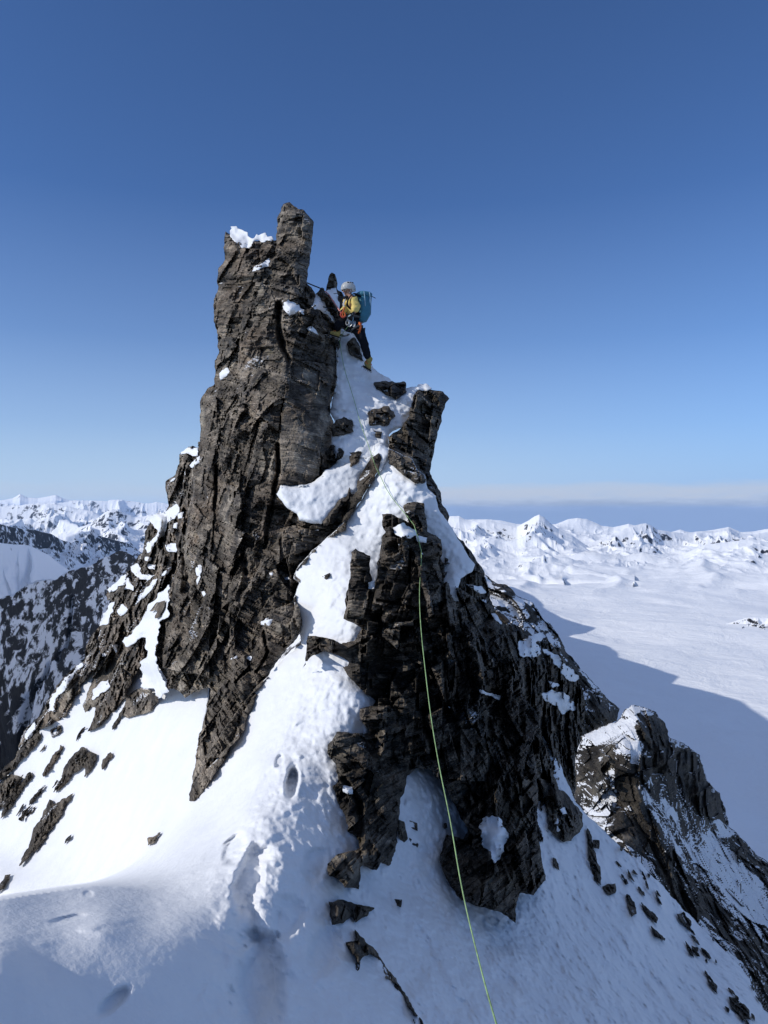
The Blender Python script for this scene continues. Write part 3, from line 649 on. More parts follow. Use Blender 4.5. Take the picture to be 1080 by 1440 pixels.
pls = [H((257,655),(275,668),(297,727),(270,702)),H((393,553),(411,580),(417,640),(442,700),(447,772),(420,742),(404,690),(399,640)),H((414,598),(441,598),(438,632),(420,625)),H((453,775),(500,763),(503,802),(480,807)),H((543,800),(576,838),(583,880),(560,892),(544,850)),H((512,708),(530,728),(553,762),(538,770)),
 H((583,808),(620,858),(662,890),(656,912),(618,882)),H((623,903),(660,948),(693,970),(690,987),(648,962)),H((733,878),(760,868),(792,920),(785,942),(740,902)),H((838,1088),(880,1148),(898,1202),(858,1152)),H((928,1188),(960,1198),(1002,1228),(1014,1282),(980,1272),(940,1222))]
for a, b, pl in zip(sl, where, pls): rock(a + ' ' + b, pl, h=.09, w=.09, mat=M_BLACK)
rng = random.Random(4)
def sliver(u, v, L, w, ang, bend):
    c_, s_ = math.cos(ang), math.sin(ang); up, dn = [], []
    for k in range(5):
        t = k / 4 * 2 - 1; q = (1 - t * t) * w + .25; x = t * L; y = bend * t * t
        up.append((u + x * c_ - (y - q) * s_, v + x * s_ + (y - q) * c_)); dn.append((u + x * c_ - (y + q * rng.uniform(.3, 1.2)) * s_, v + x * s_ + (y + q * rng.uniform(.3, 1.2)) * c_))
    return up + dn[::-1]
for k in range(30):               # crumbs of rock along the right slope edge: nothing tells them apart
    cl_ = rng.choice([(845, 1150, 22), (875, 1190, 26), (905, 1235, 26), (930, 1265, 24), (1010, 1370, 24), (1050, 1415, 26), (985, 1330, 20)])
    u = cl_[0] + rng.gauss(0, cl_[2] * .5); v = cl_[1] + rng.gauss(0, cl_[2] * .6)
    rock('small black rock chip poking through the shaded snow of the right slope', sliver(u, v, rng.uniform(3, 15), rng.uniform(1.2, 2.4), 1.0 + rng.uniform(-.22, .22), rng.uniform(-2, 2)), h=.03, w=.06, mat=M_BLACK, group='rock chips on the right snow slope')
rock('broken dark rock edging the lit snow slope against the far valley', I((-30,345),(0,318),(25,296),(48,278),(62,248),(78,232),(97,220),(112,196),(140,176),(152,192),(138,214),(118,238),(95,262),(70,282),(52,306),(30,330),(0,352),(-30,372)), h=.35, w=.25, mat=M_DARK)
rock('long dark rock rib beside the left photo edge, running down the lit snow', I((0,470),(30,420),(60,385),(85,350),(110,322),(118,335),(95,372),(70,405),(45,440),(15,480),(0,500)), h=.2, w=.15, mat=M_DARK)
rock('thin dark rib between the forked rock and the flank on the lit snow', I((150,330),(175,290),(200,250),(222,222),(228,235),(205,275),(180,315),(155,345)), h=.14, w=.1, mat=M_DARK)
n_ = 0
while n_ < 15:                    # thin ribs of rock showing through the lit left slope
    u = rng.uniform(-5, 200); v = rng.uniform(985, 1215)
    if not (v > 1085 - .62 * u + 14 and v < 1250 - .75 * (u - 5) and v < 1222): continue
    n_ += 1
    rock('thin dark rock streak showing through the sunlit left snow slope', sliver(u, v, rng.uniform(10, 34), rng.uniform(.9, 1.5), -.95 + rng.uniform(-.10, .10), rng.uniform(-3, 3)), h=.04, w=.07, mat=M_BLACK, group='rock streaks on the left snow slope')
# ------------------------------------------------------------------ rocks round the climber
def solid_rock(name, label, pl, d, seed, parts=None, thick=.5, mat=None, tilt=0, clamp=None):
    o = body(name, pl, mat or M_DARK, lambda u, v: d + 0 * u + tilt * (v - np.mean([p[1] for p in pl])) / 100., rock_disp(.05, .06, .03, s1=(.3, .3, .5), s2=(.18, .2, .15), s3=(.22, .25, .045), seed=seed), W=.14, Bk=.16, thick=thick, jit=1.0, blocky=True, clamp=clamp)
    return tag(o, label, 'rock')
stone = solid_rock('standing_stone', 'narrow upright dark stone standing just left of the climber', A((560,400),(564,372),(570,330),(578,312),(585,306),(597,313),(606,345),(607,372),(622,380),(640,420),(640,480),(612,470),(585,430)), 14.55, 901, thick=.35)
solid_rock('rock', 'dark rock knob leaning on the tower below the summit block, a black rope round it', A((458,425),(466,400),(478,370),(490,347),(508,362),(520,385),(527,412),(512,432),(490,445),(465,440)), 13.75, 911, clamp=.05)
solid_rock('rock', 'jagged dark rocks between the tower and the climber', B((205,335),(228,290),(250,262),(275,275),(292,320),(340,370),(362,420),(430,470),(470,540),(490,600),(510,650),(470,690),(400,640),(372,570),(340,480),(250,400)), 14.15, 921, clamp=.05)
patches(stone, [A((560,380),(575,368),(601,364),(606,385),(616,410),(612,452),(600,432),(585,405))], h=.10, w=.1, jit=1.0)
rock('dark rock under the climber, below the straight leg', B((518,880),(560,830),(600,812),(640,870),(665,940),(690,1020),(727,1087),(700,1075),(650,1030),(620,1027),(595,1010),(563,1007),(545,950)), h=.22, w=.15)
rock('dark rock corner under the climber\'s raised boot', B((290,690),(350,735),(450,800),(463,830),(450,880),(437,965),(400,912),(378,890),(330,790)), h=.15, w=.12)
solid_rock('rock', 'dark rock edge behind the climber below the blue backpack', B((630,735),(690,700),(726,698),(724,800),(712,862),(690,838),(650,800)), 14.35, 931, thick=.35)

# ------------------------------------------------------------------ climber
M_SKIN = plain('weathered_skin', (.36, .20, .14), .55)
M_YEL = plain('yellow_shell_fabric', (.72, .55, .17), .75, (30, .01))
M_BLK = plain('black_softshell', (.010, .011, .015), .9, (25, .01), .1)
M_GLV = plain('black_leather', (.014, .013, .013), .55)
M_HELM = plain('white_helmet_shell', (.78, .78, .76), .35, None, .5, .04)
M_TEAL = plain('teal_pack_fabric', (.045, .17, .24), .7, (24, .015))
M_LTEAL = plain('pale_blue_webbing', (.30, .45, .55), .7)
M_ORG = plain('orange_webbing', (.55, .12, .03), .6)
M_GREY = plain('grey_fabric', (.42, .43, .44), .8)
M_HARN = plain('dark_grey_webbing', (.06, .065, .07), .8)
M_BOOT = plain('yellow_boot_leather', (.34, .26, .08), .7)
M_SOLE = plain('dark_sole_rubber', (.02, .018, .016), .8)
M_STEEL = plain('brushed_steel', (.45, .45, .46), .35, None, .5, .1, 1.0)
M_LENS = plain('dark_lens', (.01, .01, .012), .12, None, .6)
M_GREEN = plain('lime_rope_sheath', (.30, .44, .20), .8, (300, .002), .1, .45)
M_BROPE = plain('black_sling', (.02, .02, .022), .8)
M_PINK = plain('pink_sling', (.55, .24, .22), .8)

def cj(u, v, d): return at(u, v, d)
def bj(x, y, d): return at(420 + x / 7.714, 370 + y / 7.714, d)
def skin(name, joints, edges, mat, parent=None, sub=2, root=0, smooth=True, origin=None):
    """one smooth surface grown round a skeleton; joints: (point, radius)"""
    me = bpy.data.meshes.new(name + '_skeleton')
    me.from_pydata([tuple(j[0]) for j in joints], edges, []); me.update()
    o = bpy.data.objects.new(name, me); COL.objects.link(o)
    m = o.modifiers.new('skin', 'SKIN'); m.use_smooth_shade = True; m.branch_smoothing = .5
    if not me.skin_vertices:
        bpy.context.view_layer.objects.active = o
        bm = bmesh.new(); bm.from_mesh(me); bm.verts.layers.skin.verify(); bm.to_mesh(me); bm.free()
    for k, j in enumerate(joints):
        r = j[1]; me.skin_vertices[0].data[k].radius = (r, r) if not hasattr(r, '__len__') else r
        me.skin_vertices[0].data[k].use_root = (k == root)
    s = o.modifiers.new('sub', 'SUBSURF'); s.levels = sub; s.render_levels = sub
    dg = bpy.context.evaluated_depsgraph_get(); dg.update()
    res = bpy.data.meshes.new_from_object(o.evaluated_get(dg), depsgraph=dg)
    org = Vector(origin) if origin is not None else joints[root][0].copy()
    bpy.data.objects.remove(o); bpy.data.meshes.remove(me)
    res.name = name; res.transform(Matrix.Translation(-org)); res.materials.clear(); res.materials.append(mat)
    for p in res.polygons: p.use_smooth = smooth
    q = bpy.data.objects.new(name, res); COL.objects.link(q); q.location = org
    if parent is not None: q.parent = parent; q.location = org - parent_world(parent)
    return q
def parent_world(p):
    v = Vector(p.location)
    while p.parent is not None: p = p.parent; v = v + Vector(p.location)
    return v
def chain(n, start=0): return [(start + k, start + k + 1) for k in range(n - 1)]
def bmobj(name, bm, mat, parent=None, smooth=True, origin=None):
    me = bpy.data.meshes.new(name)
    c = Vector(origin) if origin is not None else sum((v.co for v in bm.verts), Vector()) / len(bm.verts)
    bmesh.ops.translate(bm, verts=bm.verts, vec=-c)
    bmesh.ops.recalc_face_normals(bm, faces=bm.faces)
    bm.to_mesh(me); bm.free(); me.materials.append(mat)
    for p in me.polygons: p.use_smooth = smooth
    o = bpy.data.objects.new(name, me); COL.objects.link(o); o.location = c
    if parent is not None: o.parent = parent; o.location = c - parent_world(parent)
    return o
def tube_bm(bm, pts, r, seg=8, caps=True):
    pts = [Vector(p) for p in pts]; rings = []; n = len(pts)
    up = Vector((0, 0, 1)); prev = None
    for i, p in enumerate(pts):
        t = (pts[min(i + 1, n - 1)] - pts[max(i - 1, 0)]).normalized()
        a = t.cross(up) if prev is None else prev - t * prev.dot(t)
        if a.length < 1e-5: a = t.cross(Vector((1, 0, 0)))
        a.normalize(); prev = a; b = t.cross(a)
        rr = r[i] if hasattr(r, '__len__') else r
        rings.append([bm.verts.new(p + a * math.cos(2 * math.pi * k / seg) * rr + b * math.sin(2 * math.pi * k / seg) * rr) for k in range(seg)])
    for x, y in zip(rings[:-1], rings[1:]):
        for k in range(seg): bm.faces.new((x[k], x[(k + 1) % seg], y[(k + 1) % seg], y[k]))
    if caps: bm.faces.new(rings[0][::-1]); bm.faces.new(rings[-1])
def tube(name, pts, r, mat, parent=None, seg=8):
    bm = bmesh.new(); tube_bm(bm, pts, r, seg); return bmobj(name, bm, mat, parent)
def strap_bm(bm, pts, w, th, side):
    """flat webbing along pts, width along side"""
    side = Vector(side).normalized(); rings = []
    for i, p in enumerate(pts):
        t = (Vector(pts[min(i + 1, len(pts) - 1)]) - Vector(pts[max(i - 1, 0)])).normalized(); n = t.cross(side).normalized()
        p = Vector(p); rings.append([bm.verts.new(p + side * a * w / 2 + n * b * th / 2) for a, b in ((-1, -1), (1, -1), (1, 1), (-1, 1))])
    for x, y in zip(rings[:-1], rings[1:]):
        for k in range(4): bm.faces.new((x[k], x[(k + 1) % 4], y[(k + 1) % 4], y[k]))
    bm.faces.new(rings[0][::-1]); bm.faces.new(rings[-1])
def smoothpath(pts, n=6):
    pts = [Vector(p) for p in pts]; out = []
    for i in range(len(pts) - 1):
        p0, p1, p2, p3 = pts[max(i - 1, 0)], pts[i], pts[i + 1], pts[min(i + 2, len(pts) - 1)]
        for k in range(n):
            t = k / n; out.append(.5 * ((2 * p1) + (p2 - p0) * t + (2 * p0 - 5 * p1 + 4 * p2 - p3) * t * t + (3 * p1 - p0 - 3 * p2 + p3) * t ** 3))
    out.append(pts[-1]); return out

D0 = 13.62
hip = bj(585, 640, D0); hipL = bj(605, 668, D0 - .10); hipR = bj(560, 655, D0 + .10)
waist = bj(585, 560, D0); chest = bj(570, 445, D0); neck = bj(553, 375, D0 - .02); 
shL = bj(598, 392, D0 - .17); shR = bj(535, 402, D0 + .16)
elL = bj(625, 478, D0 - .22); wrL = bj(597, 545, D0 - .30)
elR = bj(505, 490, D0 + .02); wrR = bj(478, 512, D0 - .20)
head = bj(537, 300, D0 - .05); chin = bj(532, 345, D0 - .09)
knL = bj(690, 835, D0 - .12); anL = bj(758, 1050, D0 - .04)
knR = bj(425, 655, D0 - .16); anR = bj(418, 728, D0 + .02)
fdir = Vector((-.80, -.58, -.12)).normalized()          # where the face looks

body_j = [(hip, .125), (waist, .115), (chest, .135), (neck, .06), (head, .092), (head + Vector((.01, .012, .05)), .085), (chin, .055),
          (shL, .07), (elL, .048), (wrL, .034), (shR, .07), (elR, .046), (wrR, .034), (hipL, .10), (knL, .062), (anL, .043), (hipR, .10), (knR, .062), (anR, .043)]
body_e = [(0, 1), (1, 2), (2, 3), (3, 4), (4, 5), (4, 6), (2, 7), (7, 8), (8, 9), (2, 10), (10, 11), (11, 12), (0, 13), (13, 14), (14, 15), (0, 16), (16, 17), (17, 18)]
person = skin('person', body_j, body_e, M_SKIN, sub=2)
tag(person, 'climber in yellow jacket and white helmet stepping up the snow high on the tower', 'person')
# face: nose, mouth, ears
side = fdir.cross(Vector((0, 0, 1))).normalized(); upv = side.cross(fdir).normalized()
fc = head + fdir * .088
bm = bmesh.new()
def blob(bm, c, r, axes=None, seg=10):
    res = bmesh.ops.create_uvsphere(bm, u_segments=seg, v_segments=max(6, seg * 2 // 3), radius=1)
    X, Y, Zx = axes or (Vector((1, 0, 0)), Vector((0, 1, 0)), Vector((0, 0, 1)))
    for v in res['verts']: v.co = c + X * v.co.x * r[0] + Y * v.co.y * r[1] + Zx * v.co.z * r[2]
ax = (side, fdir, upv)
blob(bm, fc - upv * .02 + fdir * .012, (.014, .020, .024), ax)
bmobj('nose', bm, M_SKIN, person)
bm = bmesh.new(); blob(bm, fc - upv * .058 + fdir * .0, (.024, .010, .007), ax); bmobj('mouth', bm, plain('lips', (.33, .13, .11), .5), person)
for s in (-1, 1):
    bm = bmesh.new(); blob(bm, head + side * s * .088 - upv * .01, (.012, .022, .033), ax); bmobj('ear', bm, M_SKIN, person)
# sunglasses
bm = bmesh.new()
for s in (-1, 1): blob(bm, fc + side * s * .032 + upv * .014 + fdir * .006, (.029, .010, .021), ax, 12)
tube_bm(bm, [fc + side * -.02 + upv * .018 + fdir * .012, fc + side * .02 + upv * .018 + fdir * .012], .005)
for s in (-1, 1): tube_bm(bm, [fc + side * s * .058 + upv * .016, head + side * s * .092 + upv * .012], .004)
bmobj('sunglasses', bm, M_LENS, person)
# helmet: shell, brim, vents, strap
hc = head + upv * .035 + Vector((.006, .004, .012))
bm = bmesh.new(); N = 28; rows = []
for i in range(11):
    a = math.radians(90 - i * 10.8)
    ring = []
    for k in range(N):
        ph = 2 * math.pi * k / N; q = math.cos(ph)            # q=1 towards the face
        r = math.cos(a) * (1 + .025 * math.cos(6 * ph) * math.sin(2 * a)); low = .018 * (1 - q) * max(0, -math.sin(a) + .25)
        ring.append(bm.verts.new(hc + fdir * q * r * .142 + side * math.sin(ph) * r * .122 + upv * (math.sin(a) * .118 - low)))
    rows.append(ring)
for x, y in zip(rows[1:-1], rows[2:]):
    for k in range(N): bm.faces.new((x[k], x[(k + 1) % N], y[(k + 1) % N], y[k]))
top = bm.verts.new(hc + upv * .118)
for v in rows[0]: bm.verts.remove(v)
for k in range(N): bm.faces.new((top, rows[1][(k + 1) % N], rows[1][k]))
res = bmesh.ops.solidify(bm, geom=bm.faces[:], thickness=.012)
helmet = bmobj('helmet', bm, M_HELM, person)
for s in (-1, 1):
    for f in (-.05, .0, .05):
        bm = bmesh.new(); blob(bm, hc + side * s * .082 + fdir * f + upv * .082, (.010, .020, .012), ax, 8); bmobj('vent', bm, M_BLK, helmet)
bm = bmesh.new()
for s in (-1, 1): strap_bm(bm, [hc + side * s * .112 - upv * .02, head + side * s * .08 - upv * .06 + fdir * .03, chin + fdir * .03 - upv * .045], .014, .004, fdir)
bmobj('chin_strap', bm, M_GREY, helmet)
# jacket with a hood roll, sleeves wrinkled by extra joints
def wr(a, b, t, off): return a.lerp(b, t) + Vector(off)
jj = [(hip + Vector((0, 0, .06)), .150), (waist, .140), (chest, .165), (neck - Vector((0, 0, .02)), .095), (shL, .095), (wr(shL, elL, .5, (.012, -.01, 0)), .084), (elL, .078), (wr(elL, wrL, .45, (.01, -.01, .01)), .070), (wrL, .052), (shR, .095), (wr(shR, elR, .5, (-.01, 0, 0)), .082), (elR, .075), (wr(elR, wrR, .5, (0, 0, -.01)), .064), (wrR, .050)]
jacket = skin('jacket', jj, [(0, 1), (1, 2), (2, 3), (2, 4), (4, 5), (5, 6), (6, 7), (7, 8), (2, 9), (9, 10), (10, 11), (11, 12), (12, 13)], M_YEL, person, sub=2)
def rumple(o, amp, sc, seed, jagged=False):
    me = o.data; n = len(me.vertices); co = np.zeros(n * 3); me.vertices.foreach_get('co', co); co = co.reshape(-1, 3)
    no = np.zeros(n * 3); me.vertices.foreach_get('normal', no); no = no.reshape(-1, 3)
    co = co + no * (amp * fbm(co * sc, 3, seed))[:, None]; me.vertices.foreach_set('co', co.ravel()); me.update()
rumple(jacket, .022, 11, 3)
bm = bmesh.new()           # collar and front zip
pts = [neck + side * math.cos(t) * .085 + fdir * math.sin(t) * .085 + Vector((0, 0, .0)) for t in np.linspace(0, 2 * math.pi, 17)[:-1]]
tube_bm(bm, pts + pts[:1], .030, 8, False); bmobj('collar', bm, M_BLK, jacket)
bm = bmesh.new(); strap_bm(bm, [neck + fdir * .10 - upv * .03, chest + fdir * .172, waist + fdir * .148], .05, .012, side); bmobj('chest_panel', bm, M_GREY, jacket)
# trousers
tj = [(hip, .155), (hip - Vector((0, 0, .05)), .145), (hipL, .120), (wr(hipL, knL, .5, (.02, 0, 0)), .105), (knL, .085), (wr(knL, anL, .45, (.012, .0, 0)), .078), (anL, .066), (hipR, .120), (wr(hipR, knR, .5, (0, 0, .03)), .105), (knR, .088), (wr(knR, anR, .5, (0, 0, 0)), .076), (anR, .064), (waist - Vector((0, 0, .03)), .14)]
trousers = skin('trousers', tj, [(12, 0), (0, 1), (1, 2), (2, 3), (3, 4), (4, 5), (5, 6), (1, 7), (7, 8), (8, 9), (9, 10), (10, 11)], M_BLK, person, sub=2)
rumple(trousers, .016, 10, 8)
# gloves: palm and five curled fingers
def glove(w, d, palm_up, parent, curl=.9):
    d = d.normalized(); s = d.cross(palm_up).normalized(); n = palm_up.normalized()
    J = [(w - d * .03, .040), (w + d * .03, (.036, .028)), (w + d * .085, (.040, .024))]; Ed = [(0, 1), (1, 2)]
    for k, (o, L) in enumerate(((-.033, .062), (-.011, .074), (.011, .070), (.032, .054))):
        p = w + d * .095 + s * o; i = len(J)
        J.append((p, .0115)); q = p + (d * math.cos(curl * .6) + n * math.sin(curl * .6)) * L * .55; J.append((q, .011)); q2 = q + (d * math.cos(curl * 1.7) + n * math.sin(curl * 1.7)) * L * .5; J.append((q2, .0095))
        Ed += [(2, i), (i, i + 1), (i + 1, i + 2)]
    i = len(J); p = w + d * .035 - s * .038; J.append((p, .014)); J.append((p + d * .035 - s * .022 + n * .018, .012)); J.append((p + d * .062 - s * .014 + n * .036, .010)); Ed += [(1, i), (i, i + 1), (i + 1, i + 2)]
    return skin('glove', J, Ed, M_GLV, parent, sub=2)
glove(wrL, Vector((-.45, -.3, -.85)), Vector((-.8, .5, .2)), person)
glove(wrR, Vector((-.75, -.2, -.55)), Vector((.2, -.6, -.6)), person, 1.2)
# boots with sole, crampon frame and points
def boot(ank, toe, up, label=None):
    toe = toe.normalized(); s = toe.cross(up).normalized(); u2 = s.cross(toe).normalized()
    J = [(ank + u2 * .10, .072), (ank, .066), (ank - u2 * .075 - toe * .02, .055), (ank - u2 * .085 + toe * .07, .052), (ank - u2 * .10 + toe * .16, .044), (ank - u2 * .075 - toe * .065, .046)]
    b = skin('boot', J, [(0, 1), (1, 2), (2, 3), (3, 4), (2, 5)], M_BOOT, person, sub=2, root=2)
    bm = bmesh.new(); base = ank - u2 * .135; prof = []
    for t in np.linspace(0, 2 * math.pi, 21)[:-1]:
        x = math.cos(t); y = math.sin(t); prof.append(base + toe * (.055 + .15 * x) + s * y * (.048 + .008 * x))
    v0 = [bm.verts.new(p) for p in prof]; v1 = [bm.verts.new(p + u2 * .022) for p in prof]
    for k in range(20): bm.faces.new((v0[k], v0[(k + 1) % 20], v1[(k + 1) % 20], v1[k]))
    bm.faces.new(v0[::-1]); bm.faces.new(v1)
    bmobj('sole', bm, M_SOLE, b, False)
    bm = bmesh.new()
    for q in (-1, 1): tube_bm(bm, [base - toe * .08 + s * q * .036 - u2 * .006, base + toe * .19 + s * q * .036 - u2 * .006], .006, 6)
    for x in (-.07, .03, .10, .17):
        tube_bm(bm, [base + toe * x + s * .036 - u2 * .006, base + toe * x - s * .036 - u2 * .006], .005, 6)
        for q in (-1, 1): tube_bm(bm, [base + toe * x + s * q * .036 - u2 * .006, base + toe * (x + .006) + s * q * .038 - u2 * .045], [.008, .002], 6)
    for q in (-1, 1): tube_bm(bm, [base + toe * .19 + s * q * .022 - u2 * .004, base + toe * .245 + s * q * .02 - u2 * .022], [.008, .002], 6)
    bmobj('crampon', bm, M_STEEL, b, False)
    bm = bmesh.new(); pts = [ank - u2 * .03 + toe * .03 + s * math.cos(t) * .066 + (toe * .8 - u2 * .3) * math.sin(t) * .062 for t in np.linspace(0, 2 * math.pi, 13)]
    tube_bm(bm, pts, .008, 6, False); bmobj('crampon_strap', bm, M_ORG, b)
    return b
boot(anL - Vector((0, 0, .02)), Vector((.45, -.75, -.42)), Vector((.1, .25, 1)))
boot(anR - Vector((0, 0, .01)), Vector((-.86, -.25, .22)), Vector((.15, .1, 1)))
# harness, gear and axe
bm = bmesh.new()
def ring(c, n, r, k=18):
    n = n.normalized(); a = n.cross(Vector((0, 1, .3))).normalized(); b = n.cross(a)
    return [c + a * math.cos(t) * r + b * math.sin(t) * r for t in np.linspace(0, 2 * math.pi, k)]
tube_bm(bm, ring(hip + Vector((0, 0, .07)), waist - hip, .162), .022, 8, False)
tube_bm(bm, ring(hipL.lerp(knL, .28), knL - hipL, .118), .016, 8, False); tube_bm(bm, ring(hipR.lerp(knR, .28), knR - hipR, .118), .016, 8, False)
harness = bmobj('harness', bm, M_HARN, person)
def carab(p, tilt, mat):
    bm = bmesh.new(); pts = []
    for t in np.linspace(0, 2 * math.pi, 15): pts.append(p + Vector((math.cos(t) * .028 + tilt * math.sin(t) * .02, -.01 * math.cos(t), math.sin(t) * .052)))
    tube_bm(bm, pts, .007, 6, False); return bmobj('carabiner', bm, mat, harness)
for (x, y), m in zip(((545, 600), (530, 640), (560, 660), (600, 660), (575, 610), (648, 690)), (M_LTEAL, M_GREY, M_STEEL, M_STEEL, M_LTEAL, M_ORG)): carab(bj(x, y, D0 - .20), .4, m)
for (x, y, x2, y2), m in zip(((545, 590, 548, 690), (600, 640, 608, 700), (655, 640, 672, 700), (672, 650, 655, 765), (560, 560, 540, 600)), (M_GREY, M_GREY, M_ORG, M_ORG, M_LTEAL)):
    bm = bmesh.new(); strap_bm(bm, [bj(x, y, D0 - .19), bj((x + x2) / 2 + 4, (y + y2) / 2, D0 - .215), bj(x2, y2, D0 - .19)], .040, .012, (1, -.2, 0)); bmobj('sling', bm, m, harness)
bm = bmesh.new(); blob(bm, bj(580, 548, D0 - .33), (.022, .02, .022)); bmobj('belay_device', bm, M_STEEL, harness)
# orange-red slings he holds, by the rock
for k, pts in enumerate((((500, 480), (475, 545), (490, 585), (505, 560), (490, 530)), ((470, 530), (455, 560), (480, 590), (512, 570)))):
    o = tube('sling', smoothpath([bj(x, y, D0 - .27) for x, y in pts]), .013, M_ORG if k == 0 else plain('red_sling', (.5, .07, .05), .7))
    tag(o, ['orange sling loop in the climber\'s forward hand', 'red sling loop hanging below the climber\'s forward hand'][k], 'sling')

# backpack: body, lid, side straps, shoulder straps
bk = Vector((.83, .42, 0)).normalized(); bs_ = Vector((-.42, .83, 0)).normalized(); tz = Vector((.02, 0, 1)).normalized()
pc = bj(690, 480, D0 + .04)
def loft(name, c, secs, mat, parent=None):
    bm = bmesh.new(); rings = []
    for z, off, rx, ry in secs:
        ring_ = []
        for k in range(20):
            t = 2 * math.pi * k / 20; x, y = math.cos(t), math.sin(t); e = .62
            x = math.copysign(abs(x) ** e, x); y = math.copysign(abs(y) ** e, y)
            ring_.append(bm.verts.new(c + tz * z + bk * (off + x * rx) + bs_ * y * ry))
        rings.append(ring_)
    for a, b in zip(rings[:-1], rings[1:]):
        for k in range(20): bm.faces.new((a[k], a[(k + 1) % 20], b[(k + 1) % 20], b[k]))
    bm.faces.new(rings[0][::-1]); bm.faces.new(rings[-1])
    return bmobj(name, bm, mat, parent)
pack = loft('backpack', pc, [(-.285, -.01, .05, .09), (-.26, .0, .085, .125), (-.16, .01, .115, .150), (0, .01, .12, .155), (.10, .005, .115, .150), (.17, .0, .10, .145), (.19, 0, .08, .12)], M_TEAL)
rumple(pack, .014, 14, 17)
tag(pack, 'teal blue climbing pack with pale straps on the climber\'s back', 'backpack')
lid = loft('lid', pc, [(.178, .01, .10, .14), (.195, .02, .135, .165), (.235, .02, .14, .165), (.262, .01, .11, .14), (.272, 0, .06, .09)], M_TEAL, pack)
bm = bmesh.new()
for dx, dz in ((-.05, 0), (.06, .03)):
    for sgn in (-1, 1):
        strap_bm(bm, [pc + bk * dx + bs_ * sgn * .172 + tz * .24, pc + bk * (dx + .02) + bs_ * sgn * .168 + tz * .12, pc + bk * (dx + .035) + bs_ * sgn * .162 + tz * (-.02 + dz)], .016, .006, bk)
for s in (-1, 1): strap_bm(bm, [pc + bk * .155 + bs_ * s * .07 + tz * .25, pc + bk * .142 + bs_ * s * .07 + tz * .08, pc + bk * .140 + bs_ * s * .07 - tz * .14], .02, .006, bs_)
bmobj('compression_strap', bm, M_LTEAL, pack)
for s, sh in ((-1, shL), (1, shR)):
    bm = bmesh.new(); strap_bm(bm, smoothpath([pc - bk * .08 + bs_ * s * .09 + tz * .16, sh + Vector((.0, 0, .10)), sh + fdir * .115 + Vector((0, 0, .0)), chest + fdir * .12 - bs_ * -s * .11 - Vector((0, 0, .08)), pc - bk * .10 + bs_ * s * .12 - tz * .16], 5), .055, .014, bs_); bmobj('shoulder_strap', bm, M_BLK, pack)
bm = bmesh.new(); tube_bm(bm, [pc + bk * .13 + bs_ * -.1 + tz * .2, pc + bk * .22 + bs_ * -.1 + tz * .17], .006, 6); bmobj('buckle', bm, M_BLK, pack)

# ------------------------------------------------------------------ ropes
def zat(u, v):
    i, j = int(round((u - U0) / STEP)), int(round((v - V0) / STEP)); w_ = Z[max(0, j - 2):j + 3, max(0, i - 2):i + 3]; w_ = w_[np.isfinite(w_)]
    return float(w_.min()) if len(w_) else 13.
lie = [bj(440, 830, 0)] 
path = [at(492, 456, D0 - .17), at(484, 466, D0 - .12)]
pix = [(477.5, 478), (479.6, 493), (482.9, 512.6), (487.5, 530), (491, 540), (498, 563), (506, 592), (513, 612), (520, 632), (528, 656), (536, 672), (543, 687), (552, 701), (561, 712), (572, 725), (582, 738), (588, 756), (592.5, 776)]
pp = np.array(pix); dense = []
for (a, b), (c, d) in zip(pix[:-1], pix[1:]):
    for k in range(4): dense.append((a + (c - a) * k / 4, b + (d - b) * k / 4))
dense.append(pix[-1])
zz = np.array([zat(u, v) for u, v in dense]); 
k_ = np.ones(7) / 7; zs = np.convolve(np.pad(zz, 3, mode='edge'), k_, 'valid'); zs = np.minimum(zs, zz) - .02
path += [at(u, v, z) for (u, v), z in zip(dense, zs)]
hang = [(592, 800), (590, 827), (590.5, 860), (593, 895), (597.5, 938), (605.5, 1004), (617, 1074), (632.8, 1152), (646, 1230), (658.5, 1290), (679, 1372.6), (698, 1440), (722, 1520), (750, 1640), (790, 1900)]
z0 = zs[-1]
for u, v in hang:
    t = (v - 776) / (1440 - 776); path.append(at(u, v, max(1.2, (z0 - .06) * (1 - t) ** 1.0 + 3.5 * t if t <= 1 else 3.5 / (1 + 2.2 * (t - 1)))))
rope = tube('rope', smoothpath(path, 4), .0048, M_GREEN, seg=8)
tag(rope, 'thin lime green rope running from the climber down the crest and buttress', 'rope')
o = tube('rope', smoothpath([B((95, 215))[0] + (13.7,), B((160, 245))[0] + (13.9,), B((230, 272))[0] + (14.0,), B((262, 285))[0] + (14.0,)] and [bj(92, 214, 13.55), bj(160, 243, 13.8), bj(230, 271, 14.0), bj(265, 290, 14.05)]), .012, M_BROPE)
tag(o, 'upper black rope stretched from the rock knob to the jagged rocks', 'rope')
o = tube('rope', smoothpath([bj(130, 425, 13.55), bj(180, 450, 13.6), bj(270, 476, 13.7), bj(370, 494, 13.75), bj(440, 540, 13.6), bj(520, 600, D0 - .2)]), .011, M_BROPE)
tag(o, 'lower black rope crossing the snow strip to the climber', 'rope')
o = tube('rope', smoothpath([bj(285, 305, 13.95), bj(330, 345, 13.9), bj(365, 400, 13.85), bj(410, 465, 13.7), bj(455, 535, D0 - .25)]), .012, M_PINK)
tag(o, 'pale pink sling running from the jagged rocks to the climber\'s hand', 'sling')
